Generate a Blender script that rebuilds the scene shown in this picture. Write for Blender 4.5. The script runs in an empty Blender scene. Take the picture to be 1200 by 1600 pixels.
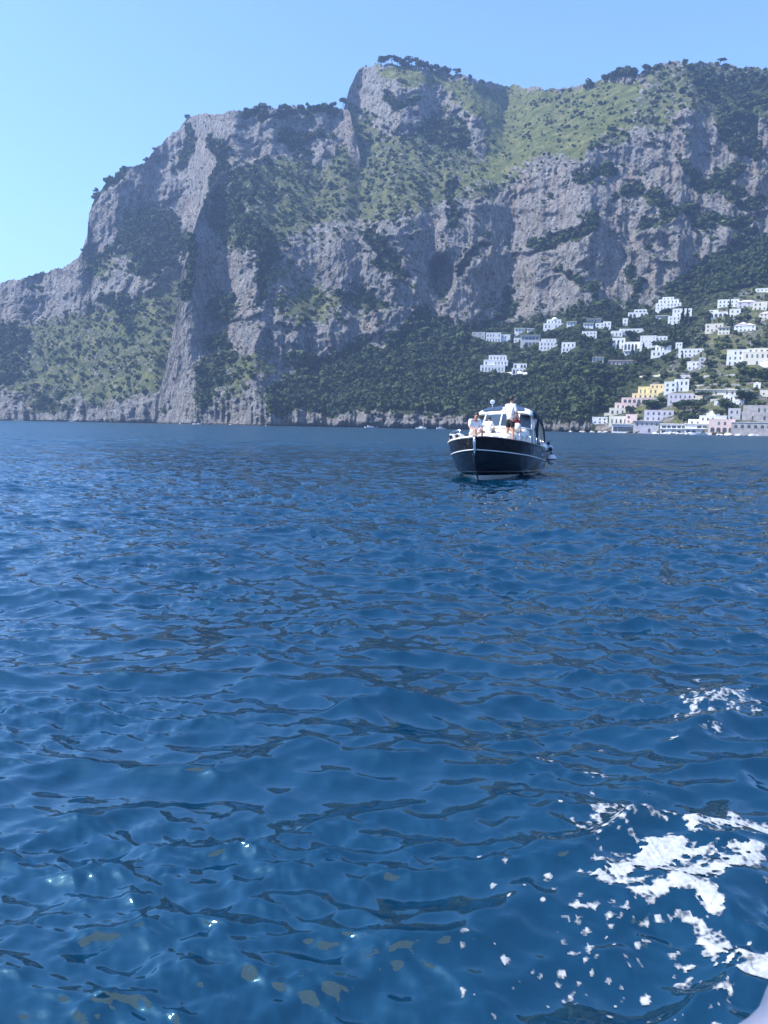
import bpy, bmesh, math, random
import numpy as np
from mathutils import Vector, Matrix

scene = bpy.context.scene
col = scene.collection
RND = random.Random(11)
NR = np.random.default_rng(11)
R_ = math.radians

# ------------------------------------------------------------------ camera
CAM_H = 1.95
F_PX = 1202.0                       # focal length in pixels of the 1200x1600 photograph
PITCH = -math.atan((800 - 666) / F_PX)
ROLL = 0.0186
cam_d = bpy.data.cameras.new('camera')
cam = bpy.data.objects.new('camera', cam_d)
col.objects.link(cam)
cam_d.sensor_fit = 'VERTICAL'
cam_d.sensor_height = 36.0
cam_d.lens = 36.0 * F_PX / 1600.0
cam_d.clip_start = 0.05
cam_d.clip_end = 30000
cam.matrix_world = (Matrix.Translation((0, 0, CAM_H)) @ Matrix.Rotation(math.pi / 2 + PITCH, 4, 'X')
                    @ Matrix.Rotation(ROLL, 4, 'Z'))
cam_d.dof.use_dof = True
cam_d.dof.focus_distance = 24.0
cam_d.dof.aperture_fstop = 8.0
scene.camera = cam

# ------------------------------------------------------------------ sky, sun, exposure
SUN_EL, SUN_AZ = 50.0, -101.0        # azimuth from +Y (view direction), negative = to the left
world = bpy.data.worlds.new('World')
scene.world = world
world.use_nodes = True
wn, wl = world.node_tree.nodes, world.node_tree.links
wn.clear()
wout = wn.new('ShaderNodeOutputWorld')
wbg = wn.new('ShaderNodeBackground')
wsky = wn.new('ShaderNodeTexSky')
wsky.sky_type = 'NISHITA'
wsky.sun_disc = False
wsky.sun_elevation = R_(SUN_EL)
wsky.sun_rotation = R_(SUN_AZ)
wsky.altitude = 0
wsky.air_density = 1.0
wsky.dust_density = 0.45
wsky.ozone_density = 4.0
wtint = wn.new('ShaderNodeMix'); wtint.data_type = 'RGBA'; wtint.blend_type = 'MULTIPLY'   # clear, deep blue summer air
wtint.inputs[0].default_value = 1.0
wtint.inputs[7].default_value = (0.76, 0.86, 1.05, 1)
wl.new(wsky.outputs[0], wtint.inputs[6])
wl.new(wtint.outputs[2], wbg.inputs[0])
wbg.inputs[1].default_value = 0.142
wl.new(wbg.outputs[0], wout.inputs[0])
sun_d = bpy.data.lights.new('sun', 'SUN')
sun_d.energy = 3.4
sun_d.angle = R_(0.55)
sun_d.color = (1.0, 0.98, 0.96)
sun = bpy.data.objects.new('sun', sun_d)
col.objects.link(sun)
sv = Vector((math.sin(R_(SUN_AZ)) * math.cos(R_(SUN_EL)), math.cos(R_(SUN_AZ)) * math.cos(R_(SUN_EL)), math.sin(R_(SUN_EL))))
sun.rotation_euler = sv.to_track_quat('Z', 'Y').to_euler()
sun.location = (-40, 0, 60)
vs = scene.view_settings
vs.view_transform = 'Standard'
vs.look = 'None'
vs.exposure = 1.33
vs.gamma = 1.0
scene.cycles.use_denoising = True
scene.cycles.max_bounces = 6
scene.cycles.volume_bounces = 0
scene.cycles.caustics_reflective = False
scene.cycles.caustics_refractive = False

# ------------------------------------------------------------------ pixel <-> direction
CM = np.array(cam.matrix_world.to_3x3())

def ray(px, py):
    """azimuth (tangent-free, radians from +Y) and tan(elevation) of a photo pixel"""
    px = np.asarray(px, float); py = np.asarray(py, float)
    v = np.stack([(px - 600) / F_PX, (800 - py) / F_PX, -np.ones_like(px)], -1) @ CM.T
    return np.arctan2(v[..., 0], v[..., 1]), v[..., 2] / np.hypot(v[..., 0], v[..., 1])

def unray(az, te):
    v = np.stack([np.sin(az), np.cos(az), te], -1) @ CM
    return 600 - F_PX * v[..., 0] / v[..., 2], 800 + F_PX * v[..., 1] / v[..., 2]

def on_water(px, py):
    a, t = ray(px, py)
    r = -CAM_H / t
    return np.sin(a) * r, np.cos(a) * r

# ------------------------------------------------------------------ numpy noise
_perm = NR.permutation(4096)
_g3 = NR.normal(size=(4096, 3)); _g3 /= np.linalg.norm(_g3, axis=1)[:, None]

def pnoise(x, y, z=0.0):
    x, y, z = np.broadcast_arrays(np.asarray(x, float), np.asarray(y, float), np.asarray(z, float))
    xi, yi, zi = np.floor(x).astype(int), np.floor(y).astype(int), np.floor(z).astype(int)
    xf, yf, zf = x - xi, y - yi, z - zi
    u, v, w = (f * f * f * (f * (f * 6 - 15) + 10) for f in (xf, yf, zf))
    def g(i, j, k):
        h = _perm[(_perm[(_perm[(xi + i) & 4095] + yi + j) & 4095] + zi + k) & 4095]
        gg = _g3[h]
        return gg[..., 0] * (xf - i) + gg[..., 1] * (yf - j) + gg[..., 2] * (zf - k)
    def L(a, b, t): return a + (b - a) * t
    return 1.6 * L(L(L(g(0,0,0), g(1,0,0), u), L(g(0,1,0), g(1,1,0), u), v),
                   L(L(g(0,0,1), g(1,0,1), u), L(g(0,1,1), g(1,1,1), u), v), w)

def fbm(x, y, z=0.0, o=4, gain=0.5):
    s, a, f = 0.0, 1.0, 1.0
    for k in range(o):
        s = s + a * pnoise(x * f + 17.3 * k, y * f + 5.1 * k, z * f)
        a *= gain; f *= 2.03
    return s

def ridged(x, y, z=0.0, o=3):
    s, a, f = 0.0, 1.0, 1.0
    for k in range(o):
        s = s + a * (1 - 2 * np.abs(pnoise(x * f + 31.7 * k, y * f, z * f)))
        a *= 0.5; f *= 2.1
    return s

def smooth(x, a, b):
    t = np.clip((x - a) / (b - a), 0, 1)
    return t * t * (3 - 2 * t)

def in_poly(px, py, poly):
    """signed distance in pixels, positive inside"""
    P = np.array(poly, float)
    inside = np.zeros(px.shape, bool)
    dist = np.full(px.shape, 1e9)
    for (x0, y0), (x1, y1) in zip(P, np.roll(P, -1, 0)):
        c = ((y0 > py) != (y1 > py)) & (px < (x1 - x0) * (py - y0) / (y1 - y0 + 1e-9) + x0)
        inside ^= c
        dx, dy = x1 - x0, y1 - y0
        t = np.clip(((px - x0) * dx + (py - y0) * dy) / (dx * dx + dy * dy + 1e-9), 0, 1)
        dist = np.minimum(dist, np.hypot(px - x0 - t * dx, py - y0 - t * dy))
    return np.where(inside, dist, -dist)

def to_line(px, py, pts):
    P = np.array(pts, float)
    d = np.full(px.shape, 1e9)
    for (x0, y0), (x1, y1) in zip(P[:-1], P[1:]):
        dx, dy = x1 - x0, y1 - y0
        t = np.clip(((px - x0) * dx + (py - y0) * dy) / (dx * dx + dy * dy + 1e-9), 0, 1)
        d = np.minimum(d, np.hypot(px - x0 - t * dx, py - y0 - t * dy))
    return d

# ------------------------------------------------------------------ material helpers
MATS = {}

class NT:
    def __init__(s, name):
        s.m = bpy.data.materials.new(name); s.m.use_nodes = True
        s.t = s.m.node_tree; s.n = s.t.nodes; s.l = s.t.links
        s.b = s.n['Principled BSDF']
    def new(s, typ, **kw):
        n = s.n.new(typ)
        for k, v in kw.items():
            if k.startswith('i_'):
                n.inputs[k[2:].replace('_', ' ')].default_value = v
            else: setattr(n, k, v)
        return n
    def link(s, a, b): s.l.new(a, b)
    def noise(s, vec, scale, detail=3, rough=0.55, dist=0.0):
        n = s.new('ShaderNodeTexNoise')
        n.inputs['Scale'].default_value = scale; n.inputs['Detail'].default_value = detail
        n.inputs['Roughness'].default_value = rough; n.inputs['Distortion'].default_value = dist
        if vec is not None: s.link(vec, n.inputs['Vector'])
        return n
    def ramp(s, fac, stops):
        r = s.new('ShaderNodeValToRGB')
        e = r.color_ramp.elements
        while len(e) < len(stops): e.new(0.5)
        for el, (p, c) in zip(e, stops):
            el.position = p; el.color = (*c, 1) if len(c) == 3 else c
        s.link(fac, r.inputs[0]); return r
    def mix(s, fac, a, b, typ='MIX'):
        n = s.new('ShaderNodeMix', data_type='RGBA', blend_type=typ)
        for sock, v in ((n.inputs[0], fac), (n.inputs[6], a), (n.inputs[7], b)):
            if hasattr(v, 'is_output'): s.link(v, sock)
            elif isinstance(v, (int, float)): sock.default_value = v
            else: sock.default_value = (*v, 1)
        return n.outputs[2]
    def math(s, op, a, b=None, c=None, clamp=False):
        n = s.new('ShaderNodeMath', operation=op); n.use_clamp = clamp
        for i, v in enumerate((a, b, c)):
            if v is None: continue
            if hasattr(v, 'is_output'): s.link(v, n.inputs[i])
            else: n.inputs[i].default_value = v
        return n.outputs[0]
    def pos(s): return s.new('ShaderNodeNewGeometry').outputs['Position']
    def obj(s): return s.new('ShaderNodeTexCoord').outputs['Object']
    def bump(s, h, strength, dist):
        b = s.new('ShaderNodeBump'); b.inputs['Strength'].default_value = strength; b.inputs['Distance'].default_value = dist
        s.link(h, b.inputs['Height']); s.link(b.outputs[0], s.b.inputs['Normal'])

def simple(name, c, rough=0.5, metal=0.0, var=0.12, scale=3.0, spec=None, coat=0.0, bump=0.0):
    if name in MATS: return MATS[name]
    t = NT(name)
    n = t.noise(t.obj(), scale, 4)
    a = tuple(min(1, x * (1 - var)) for x in c); b = tuple(min(1, x * (1 + var)) for x in c)
    r = t.ramp(n.outputs[0], [(0.3, a), (0.7, b)])
    t.link(r.outputs[0], t.b.inputs['Base Color'])
    t.b.inputs['Roughness'].default_value = rough
    t.b.inputs['Metallic'].default_value = metal
    if spec is not None: t.b.inputs['Specular IOR Level'].default_value = spec
    if coat: t.b.inputs['Coat Weight'].default_value = coat; t.b.inputs['Coat Roughness'].default_value = 0.05
    if bump: t.bump(n.outputs[0], bump, 0.02)
    MATS[name] = t.m
    return t.m

# ------------------------------------------------------------------ object helpers
def mesh_np(name, V, Fq, mat=None, smooth_=True):
    V = np.asarray(V, np.float32); Fq = np.asarray(Fq, np.int32)
    me = bpy.data.meshes.new(name)
    me.vertices.add(len(V)); me.vertices.foreach_set('co', V.ravel())
    k = Fq.shape[1]
    me.loops.add(Fq.size); me.loops.foreach_set('vertex_index', Fq.ravel())
    me.polygons.add(len(Fq))
    me.polygons.foreach_set('loop_start', np.arange(0, Fq.size, k, dtype=np.int32))
    try: me.polygons.foreach_set('loop_total', np.full(len(Fq), k, np.int32))
    except Exception: pass
    me.update(calc_edges=True); me.validate()
    me.polygons.foreach_set('use_smooth', np.full(len(me.polygons), smooth_, bool))
    if mat: me.materials.append(mat)
    return me

def link(name, me, parent=None, loc=None, rot=None):
    o = bpy.data.objects.new(name, me)
    col.objects.link(o)
    if parent is not None: o.parent = parent
    if loc is not None: o.location = loc
    if rot is not None: o.rotation_euler = rot
    return o

def tag(o, label=None, cat=None, group=None, kind=None):
    if label: o['label'] = label
    if cat: o['category'] = cat
    if group: o['group'] = group
    if kind: o['kind'] = kind
    return o

def grid_faces(nu, nv, off=0):
    i = np.arange((nu - 1) * (nv - 1)); a = (i // (nv - 1)) * nv + i % (nv - 1) + off
    return np.stack([a, a + nv, a + nv + 1, a + 1], 1)

class MB:
    """collects shapes into one mesh"""
    def __init__(s): s.v = []; s.f = []
    def add(s, vs_, fs):
        o = len(s.v); s.v += [tuple(v) for v in vs_]; s.f += [tuple(i + o for i in f) for f in fs]
    def box(s, c, d, rz=0.0):
        cx, cy, cz = c; hx, hy, hz = (k / 2 for k in d); ca, sa = math.cos(rz), math.sin(rz)
        P = []
        for z in (-hz, hz):
            for x, y in ((-hx, -hy), (hx, -hy), (hx, hy), (-hx, hy)):
                P.append((cx + x * ca - y * sa, cy + x * sa + y * ca, cz + z))
        s.add(P, [(3, 2, 1, 0), (4, 5, 6, 7), (0, 1, 5, 4), (1, 2, 6, 5), (2, 3, 7, 6), (3, 0, 4, 7)])
    def tube(s, pts, r, n=8, cap=True, closed=False):
        pts = [Vector(p) for p in pts]
        rs = r if isinstance(r, (list, tuple)) else [r] * len(pts)
        rings = []
        up = None
        m = len(pts)
        for i, p in enumerate(pts):
            if closed: d = pts[(i + 1) % m] - pts[i - 1]
            else: d = pts[min(i + 1, m - 1)] - pts[max(i - 1, 0)]
            d.normalize()
            if up is None:
                up = Vector((0, 0, 1)) if abs(d.z) < 0.9 else Vector((1, 0, 0))
            a = d.cross(up); a.normalize(); b = a.cross(d); b.normalize(); up = b
            rings.append([p + (a * math.cos(2 * math.pi * k / n) + b * math.sin(2 * math.pi * k / n)) * rs[i] for k in range(n)])
        V = [v for rr in rings for v in rr]; F = []
        for i in range(m if closed else m - 1):
            j = (i + 1) % m
            for k in range(n):
                F.append((i * n + k, i * n + (k + 1) % n, j * n + (k + 1) % n, j * n + k))
        if cap and not closed:
            F.append(tuple(range(n - 1, -1, -1))); F.append(tuple((m - 1) * n + k for k in range(n)))
        s.add(V, F)
    def lathe(s, prof, n=16, c=(0, 0, 0), axis=None):
        """prof: (r, z) list"""
        M = Matrix.Identity(3) if axis is None else Vector(axis).to_track_quat('Z', 'Y').to_matrix()
        c = Vector(c); V = []; F = []
        for r, z in prof:
            for k in range(n):
                V.append(c + M @ Vector((r * math.cos(2 * math.pi * k / n), r * math.sin(2 * math.pi * k / n), z)))
        for i in range(len(prof) - 1):
            for k in range(n):
                F.append((i * n + k, i * n + (k + 1) % n, (i + 1) * n + (k + 1) % n, (i + 1) * n + k))
        F.append(tuple(range(n - 1, -1, -1))); F.append(tuple((len(prof) - 1) * n + k for k in range(n)))
        s.add(V, F)
    def mesh(s, name, mat, smooth_=False):
        me = bpy.data.meshes.new(name)
        me.from_pydata(s.v, [], s.f); me.update()
        me.polygons.foreach_set('use_smooth', np.full(len(me.polygons), smooth_, bool))
        if mat: me.materials.append(mat)
        return me
    def build(s, name, mat, parent=None, smooth_=False, loc=None, rot=None):
        return link(name, s.mesh(name, mat, smooth_), parent, loc, rot)

def empty(name, loc=(0, 0, 0), rz=0.0):
    o = bpy.data.objects.new(name, None); col.objects.link(o)
    o.empty_display_size = 0.2
    o.location = loc; o.rotation_euler = (0, 0, rz)
    return o

def copy_tree(o, parent=None):
    c = o.copy(); col.objects.link(c)
    if parent is not None: c.parent = parent
    for ch in o.children: copy_tree(ch, c)
    return c

# ================================================================== THE SEA
def wave_tile(n, L, wind_dir, lam_lo, lam_hi, rms_slope, spread, seed):
    """one periodic patch of random directional waves: height and choppy offsets"""
    rng = np.random.default_rng(seed)
    k1 = 2 * np.pi * np.fft.fftfreq(n, L / n)
    kx, ky = np.meshgrid(k1, k1, indexing='ij')
    k = np.hypot(kx, ky); k[0, 0] = 1e-6
    klo, khi = 2 * np.pi / lam_hi, 2 * np.pi / lam_lo
    th = np.arctan2(ky, kx) - wind_dir
    D = np.abs(np.cos(th)) ** spread * 0.93 + 0.07
    S = k ** -3.6 * D * np.exp(-(klo / k) ** 4) * np.exp(-(k / khi) ** 2)
    S[0, 0] = 0
    h = np.sqrt(S) * np.exp(1j * rng.uniform(0, 2 * np.pi, (n, n)))
    gx = np.fft.ifft2(1j * kx * h).real; gy = np.fft.ifft2(1j * ky * h).real
    sc = rms_slope / math.sqrt((gx ** 2 + gy ** 2).mean())
    H = np.fft.ifft2(h).real * sc
    return dict(n=n, L=L, H=H, X=np.fft.ifft2(-1j * kx / k * h).real * sc, Y=np.fft.ifft2(-1j * ky / k * h).real * sc, lo=lam_lo)

def sample(T, A, x, y, rot=0.0):
    c, s = math.cos(rot), math.sin(rot)
    u = (x * c - y * s) / T['L'] * T['n']; v = (x * s + y * c) / T['L'] * T['n']
    i = np.floor(u).astype(int); j = np.floor(v).astype(int); fu, fv = u - i, v - j
    # smooth (Catmull-Rom) interpolation keeps reflections free of facets
    def w(f): return (-.5 * f + f * f - .5 * f ** 3, 1 - 2.5 * f * f + 1.5 * f ** 3, .5 * f + 2 * f * f - 1.5 * f ** 3, -.5 * f * f + .5 * f ** 3)
    wu, wv = w(fu), w(fv); n = T['n']; out = 0.0
    for a in range(4):
        r = (i + a - 1) % n
        for b in range(4): out = out + wu[a] * wv[b] * A[r, (j + b - 1) % n]
    return out

T_SWELL = wave_tile(256, 47.0, 1.85, 1.5, 6.0, 0.085, 4, 3)
T_CHOP = wave_tile(768, 16.0, 1.66, 0.15, 1.0, 0.33, 4.0, 5)
T_RIP = wave_tile(512, 5.1, 2.15, 0.05, 0.26, 0.30, 4.0, 8)

def bump_at(x, y, px, py, amp, lx, ly, rot):
    cx, cy = on_water(px, py); c, s = math.cos(rot), math.sin(rot)
    u = ((x - cx) * c + (y - cy) * s) / lx; v = (-(x - cx) * s + (y - cy) * c) / ly
    return amp * np.exp(-u * u - np.where(v < 0, v * v * 2.2, v * v))

def sea_height(x, y, spacing):
    def att(lo): return 1 - smooth(spacing, lo * 0.30, lo * 1.4)
    h = sample(T_SWELL, T_SWELL['H'], x, y, 0.3) * att(1.6)
    a = att(0.32)
    patch = 0.8 + 0.35 * pnoise(x / 9.0, y / 6.0, 3.3)
    h = h + sample(T_CHOP, T_CHOP['H'], x, y) * a * patch
    calm = 0.15 + 1.05 * smooth(pnoise(x / 1.3, y / 0.9, 9.1) + 0.3 * pnoise(x / 5, y / 4, 2.2), -0.25, 0.55)
    h = h + sample(T_RIP, T_RIP['H'], x, y, 0.7) * att(0.10) * calm
    # wake humps thrown up beside the photographer's boat
    for b in WAKE: h = h + bump_at(x, y, *b)
    return h

WAKE = [(985, 1300, 0.075, 0.16, 0.11, 0.25), (1140, 1140, 0.085, 0.55, 0.16, 0.12), (1090, 1420, 0.05, 0.35, 0.2, -0.3),
        (1180, 1400, 0.06, 0.25, 0.18, 0.3), (860, 1330, 0.03, 0.3, 0.25, 0.2), (760, 1450, 0.03, 0.5, 0.2, 0.3)]

def sea_chop(x, y, spacing):
    def att(lo): return 1 - smooth(spacing, lo * 0.30, lo * 1.4)
    a1, a2 = att(1.6) * 0.8, att(0.32) * 0.9
    dx = sample(T_CHOP, T_CHOP['X'], x, y) * a2
    dy = sample(T_CHOP, T_CHOP['Y'], x, y) * a2
    c, s = math.cos(0.3), math.sin(0.3)
    X, Y = sample(T_SWELL, T_SWELL['X'], x, y, 0.3), sample(T_SWELL, T_SWELL['Y'], x, y, 0.3)
    dx = dx + (X * c + Y * s) * a1; dy = dy + (-X * s + Y * c) * a1
    return -dx, -dy

def water_material():
    t = NT('sea_water')
    b = t.b
    P = t.pos()
    # fine capillary ripples as direct slope noise
    def slope_noise(scale, sx, sy, amt, detail):
        mp = t.new('ShaderNodeMapping'); mp.inputs['Scale'].default_value = (sx, sy, 1)
        mp.inputs['Rotation'].default_value = (0, 0, 0.3)
        t.link(P, mp.inputs[0])
        n = t.noise(mp.outputs[0], scale, detail, 0.6)
        v = t.new('ShaderNodeVectorMath', operation='SUBTRACT'); t.link(n.outputs['Color'], v.inputs[0]); v.inputs[1].default_value = (0.5, 0.5, 0.5)
        w = t.new('ShaderNodeVectorMath', operation='MULTIPLY'); t.link(v.outputs[0], w.inputs[0]); w.inputs[1].default_value = (amt, amt, 0)
        return w.outputs[0]
    def vadd(a, c):
        n = t.new('ShaderNodeVectorMath', operation='ADD'); t.link(a, n.inputs[0]); t.link(c, n.inputs[1]); return n.outputs[0]
    at = t.new('ShaderNodeAttribute'); at.attribute_name = 'flat'
    am = t.new('ShaderNodeAttribute'); am.attribute_name = 'fine'
    def vscale(a, f):
        n = t.new('ShaderNodeVectorMath', operation='SCALE'); t.link(a, n.inputs[0]); t.link(f, n.inputs['Scale']); return n.outputs[0]
    far = vscale(vadd(slope_noise(1.5, 0.5, 1.5, 2.3, 2), slope_noise(0.3, 0.6, 1.6, 0.8, 1)), at.outputs['Fac'])
    mid = vscale(slope_noise(4.6, 0.42, 1.5, 1.8, 3), am.outputs['Fac'])
    s1 = vadd(slope_noise(22.0, 0.45, 1.5, 0.26, 3), vadd(mid, far))
    g = t.new('ShaderNodeNewGeometry')
    tot = vadd(g.outputs['Normal'], s1)
    nn = t.new('ShaderNodeVectorMath', operation='NORMALIZE'); t.link(tot, nn.inputs[0])
    t.link(nn.outputs[0], b.inputs['Normal'])
    big = t.noise(P, 0.05, 2)
    r = t.ramp(big.outputs[0], [(0.3, (0.0001, 0.016, 0.036)), (0.7, (0.0002, 0.023, 0.049))])
    t.link(r.outputs[0], b.inputs['Base Color'])
    t.link(t.math('ADD', 0.045, t.math('MULTIPLY', at.outputs['Fac'], 0.27)), b.inputs['Roughness'])
    b.inputs['IOR'].default_value = 2.15
    b.inputs['Specular Tint'].default_value = (0.48, 0.93, 1.0, 1)
    return t.m

def build_sea():
    az = np.concatenate([np.linspace(-180, -44, 60, endpoint=False), np.linspace(-44, -33, 70, endpoint=False),
                         np.linspace(-33, 33, 760, endpoint=False), np.linspace(33, 44, 70, endpoint=False), np.linspace(44, 180, 61)])
    rr = [0.3, 0.6, 0.9, 1.2, 1.5, 1.8]
    while rr[-1] < 90: rr.append(rr[-1] * 1.0058 + 0.0008)
    while rr[-1] < 6000: rr.append(rr[-1] * 1.05)
    rr = np.array(rr); A = np.radians(az)
    a, r = np.meshgrid(A, rr, indexing='ij')
    x, y = np.sin(a) * r, np.cos(a) * r
    sp = np.maximum(np.gradient(rr)[None, :] * np.ones_like(a), np.gradient(A)[:, None] * r)
    flat = smooth(sp, 0.10, 0.50)
    h = sea_height(x, y, sp)
    dx, dy = sea_chop(x, y, sp)
    V = np.stack([x + dx, y + dy, h], -1)
    nu, nv = len(az), len(rr)
    me = mesh_np('sea', V.reshape(-1, 3), grid_faces(nu, nv)[:, ::-1], water_material())
    for nm, val in (('flat', flat), ('fine', smooth(sp, 0.025, 0.11))):
        at = me.attributes.new(nm, 'FLOAT', 'POINT'); at.data.foreach_set('value', val.astype(np.float32).ravel())
    return tag(link('sea', me), kind='structure')
build_sea()

# ================================================================== THE MOUNTAIN
def terrain_material():
    t = NT('hillside')
    b = t.b
    P = t.pos()
    at = t.new('ShaderNodeAttribute'); at.attribute_name = 'cover'
    sep = t.new('ShaderNodeSeparateColor'); t.link(at.outputs['Color'], sep.inputs[0])
    veg, grass, warm = sep.outputs[0], sep.outputs[1], sep.outputs[2]
    # limestone: vertical streaks, blotches and warm stains
    mp = t.new('ShaderNodeMapping'); mp.inputs['Scale'].default_value = (1, 1, 0.16); t.link(P, mp.inputs[0])
    st = t.noise(mp.outputs[0], 0.10, 5, 0.65)
    bl = t.noise(P, 0.035, 6, 0.62)
    fine = t.noise(P, 0.22, 5, 0.7)
    rock = t.ramp(st.outputs[0], [(0.30, (0.085, 0.085, 0.083)), (0.43, (0.24, 0.232, 0.222)), (0.70, (0.42, 0.40, 0.37))]).outputs[0]
    rock = t.mix(t.ramp(bl.outputs[0], [(0.40, (0, 0, 0)), (0.62, (1, 1, 1))]).outputs[0], rock, (0.28, 0.262, 0.238))
    wm = t.math('MULTIPLY', t.ramp(t.noise(mp.outputs[0], 0.06, 4).outputs[0], [(0.42, (0, 0, 0)), (0.66, (1, 1, 1))]).outputs[0], warm)
    rock = t.mix(t.math('MULTIPLY', wm, 0.5), rock, (0.47, 0.33, 0.22))
    crack = t.ramp(fine.outputs[0], [(0.30, (0.45, 0.45, 0.45)), (0.47, (1, 1, 1))]).outputs[0]
    rock = t.mix(0.75, rock, crack, 'MULTIPLY')
    mv = t.new('ShaderNodeMapping'); mv.inputs['Scale'].default_value = (1, 1, 0.3); t.link(P, mv.inputs[0])
    fis = t.new('ShaderNodeTexVoronoi', feature='DISTANCE_TO_EDGE'); fis.inputs['Scale'].default_value = 0.085; fis.inputs['Randomness'].default_value = 1.0
    wv = t.new('ShaderNodeVectorMath', operation='ADD'); t.link(mv.outputs[0], wv.inputs[0])
    sc_ = t.new('ShaderNodeVectorMath', operation='SCALE'); t.link(t.noise(P, 0.12, 4, 0.65).outputs['Color'], sc_.inputs[0]); sc_.inputs['Scale'].default_value = 14.0; t.link(sc_.outputs[0], wv.inputs[1]); t.link(wv.outputs[0], fis.inputs['Vector'])
    rock = t.mix(0.8, rock, t.ramp(fis.outputs['Distance'], [(0.0, (0.35, 0.35, 0.36)), (0.10, (1, 1, 1))]).outputs[0], 'MULTIPLY')
    gn = t.noise(P, 0.06, 5, 0.6)
    gcol = t.ramp(gn.outputs[0], [(0.33, (0.075, 0.10, 0.03)), (0.52, (0.15, 0.165, 0.055)), (0.7, (0.25, 0.24, 0.095))]).outputs[0]
    vn = t.noise(P, 0.13, 4, 0.6)
    vcol = t.ramp(vn.outputs[0], [(0.35, (0.025, 0.042, 0.014)), (0.65, (0.075, 0.095, 0.035))]).outputs[0]
    brk = t.math('ADD', veg, t.math('MULTIPLY', t.math('SUBTRACT', t.noise(P, 0.16, 5, 0.7).outputs[0], 0.5), 1.3))
    vm = t.ramp(brk, [(0.42, (0, 0, 0)), (0.58, (1, 1, 1))]).outputs[0]
    c = t.mix(vm, rock, vcol)
    brg = t.math('ADD', grass, t.math('MULTIPLY', t.math('SUBTRACT', t.noise(P, 0.08, 5, 0.7).outputs[0], 0.5), 1.2))
    gm = t.ramp(brg, [(0.42, (0, 0, 0)), (0.58, (1, 1, 1))]).outputs[0]
    c = t.mix(gm, c, gcol)
    sz = t.new('ShaderNodeSeparateXYZ'); t.link(P, sz.inputs[0])      # dark algae band at the waterline
    wet = t.ramp(t.math('ADD', t.math('MULTIPLY', sz.outputs[2], 0.2), t.math('MULTIPLY', fine.outputs[0], 0.3)), [(0.35, (0.22, 0.22, 0.2)), (0.62, (1, 1, 1))]).outputs[0]
    c = t.mix(1.0, c, wet, 'MULTIPLY')
    t.link(c, b.inputs['Base Color'])
    b.inputs['Roughness'].default_value = 0.95
    b.inputs['Specular IOR Level'].default_value = 0.15
    hh = t.math('ADD', t.math('MULTIPLY', st.outputs[0], 1.2), fine.outputs[0])
    t.bump(hh, 1.0, 8.0)
    return t.m
M_TERR = terrain_material()

# ground cover painted by what grows where: (kind, polygon in photo pixels)
COVER_B = [
 ('scrub', [(335,292),(352,268),(385,248),(440,240),(500,232),(528,200),(545,158),(560,150),(590,190),(640,215),(660,190),(690,150),(730,190),(760,250),
            (800,262),(860,250),(815,282),(770,312),(705,326),(640,342),(588,352),(540,350),(486,358),(455,372),(440,398),(400,402),(385,388),(350,376),(316,330)]),
 ('dense', [(316,328),(335,292),(360,268),(400,262),(405,300),(385,340),(420,352),(445,380),(438,402),(405,408),(372,388),(345,378)]),
 ('dense', [(640,200),(672,178),(722,186),(735,222),(712,240),(690,236),(660,226)]),
 ('grass', [(592,100),(640,104),(700,118),(760,130),(820,138),(880,140),(950,120),(1000,128),(1004,160),(985,196),(940,228),(900,246),(850,244),(815,262),
            (780,282),(735,286),(710,320),(695,318),(712,282),(752,252),(770,236),(752,200),(716,160),(680,136),(640,132),(600,128)]),
 ('scrub', [(1012,104),(1020,98),(1080,96),(1150,100),(1800,112),(1800,160),(1180,190),(1120,200),(1090,172),(1060,180),(1052,200),(1092,214),(1076,224),(1010,205),(965,228),(905,250),(885,246),(930,225),(965,196),(985,170),(1000,140)]),
 ('dense', [(1060,112),(1200,120),(1800,130),(1800,170),(1170,178),(1110,160)]),
 ('forest', [(528,560),(545,536),(575,530),(602,548),(622,510),(640,492),(668,486),(705,498),(752,500),(800,505),(835,498),(872,488),(915,474),(968,470),(1020,470),(1046,444),(1070,424),(1112,400),(1160,378),(1800,345),
             (1800,700),(905,700),(700,652),(610,650),(560,640),(530,620),(505,600)]),
 ('dense', [(318,560),(360,545),(378,572),(350,600),(330,640),(310,640),(300,600)]),
 ('scrub', [(350,560),(398,540),(440,560),(430,590),(390,602),(352,640),(330,640),(345,600)]),
 ('forest', [(425,600),(452,590),(470,560),(520,552),(560,580),(600,640),(560,646),(510,654),(460,640),(440,652),(415,640)]),
 ('dense', [(325,525),(350,520),(362,545),(340,560),(320,545)]),
 ('dense', [(330,465),(360,462),(372,500),(345,512),(328,490)]),
 ('scrub', [(425,470),(470,440),(520,445),(550,470),(530,500),(480,510),(440,512)]),
 ('scrub', [(400,430),(440,400),(470,395),(440,440),(410,470)]),
 ('dense', [(520,455),(560,448),(600,465),(622,480),(590,486),(540,482)]),
]
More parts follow.
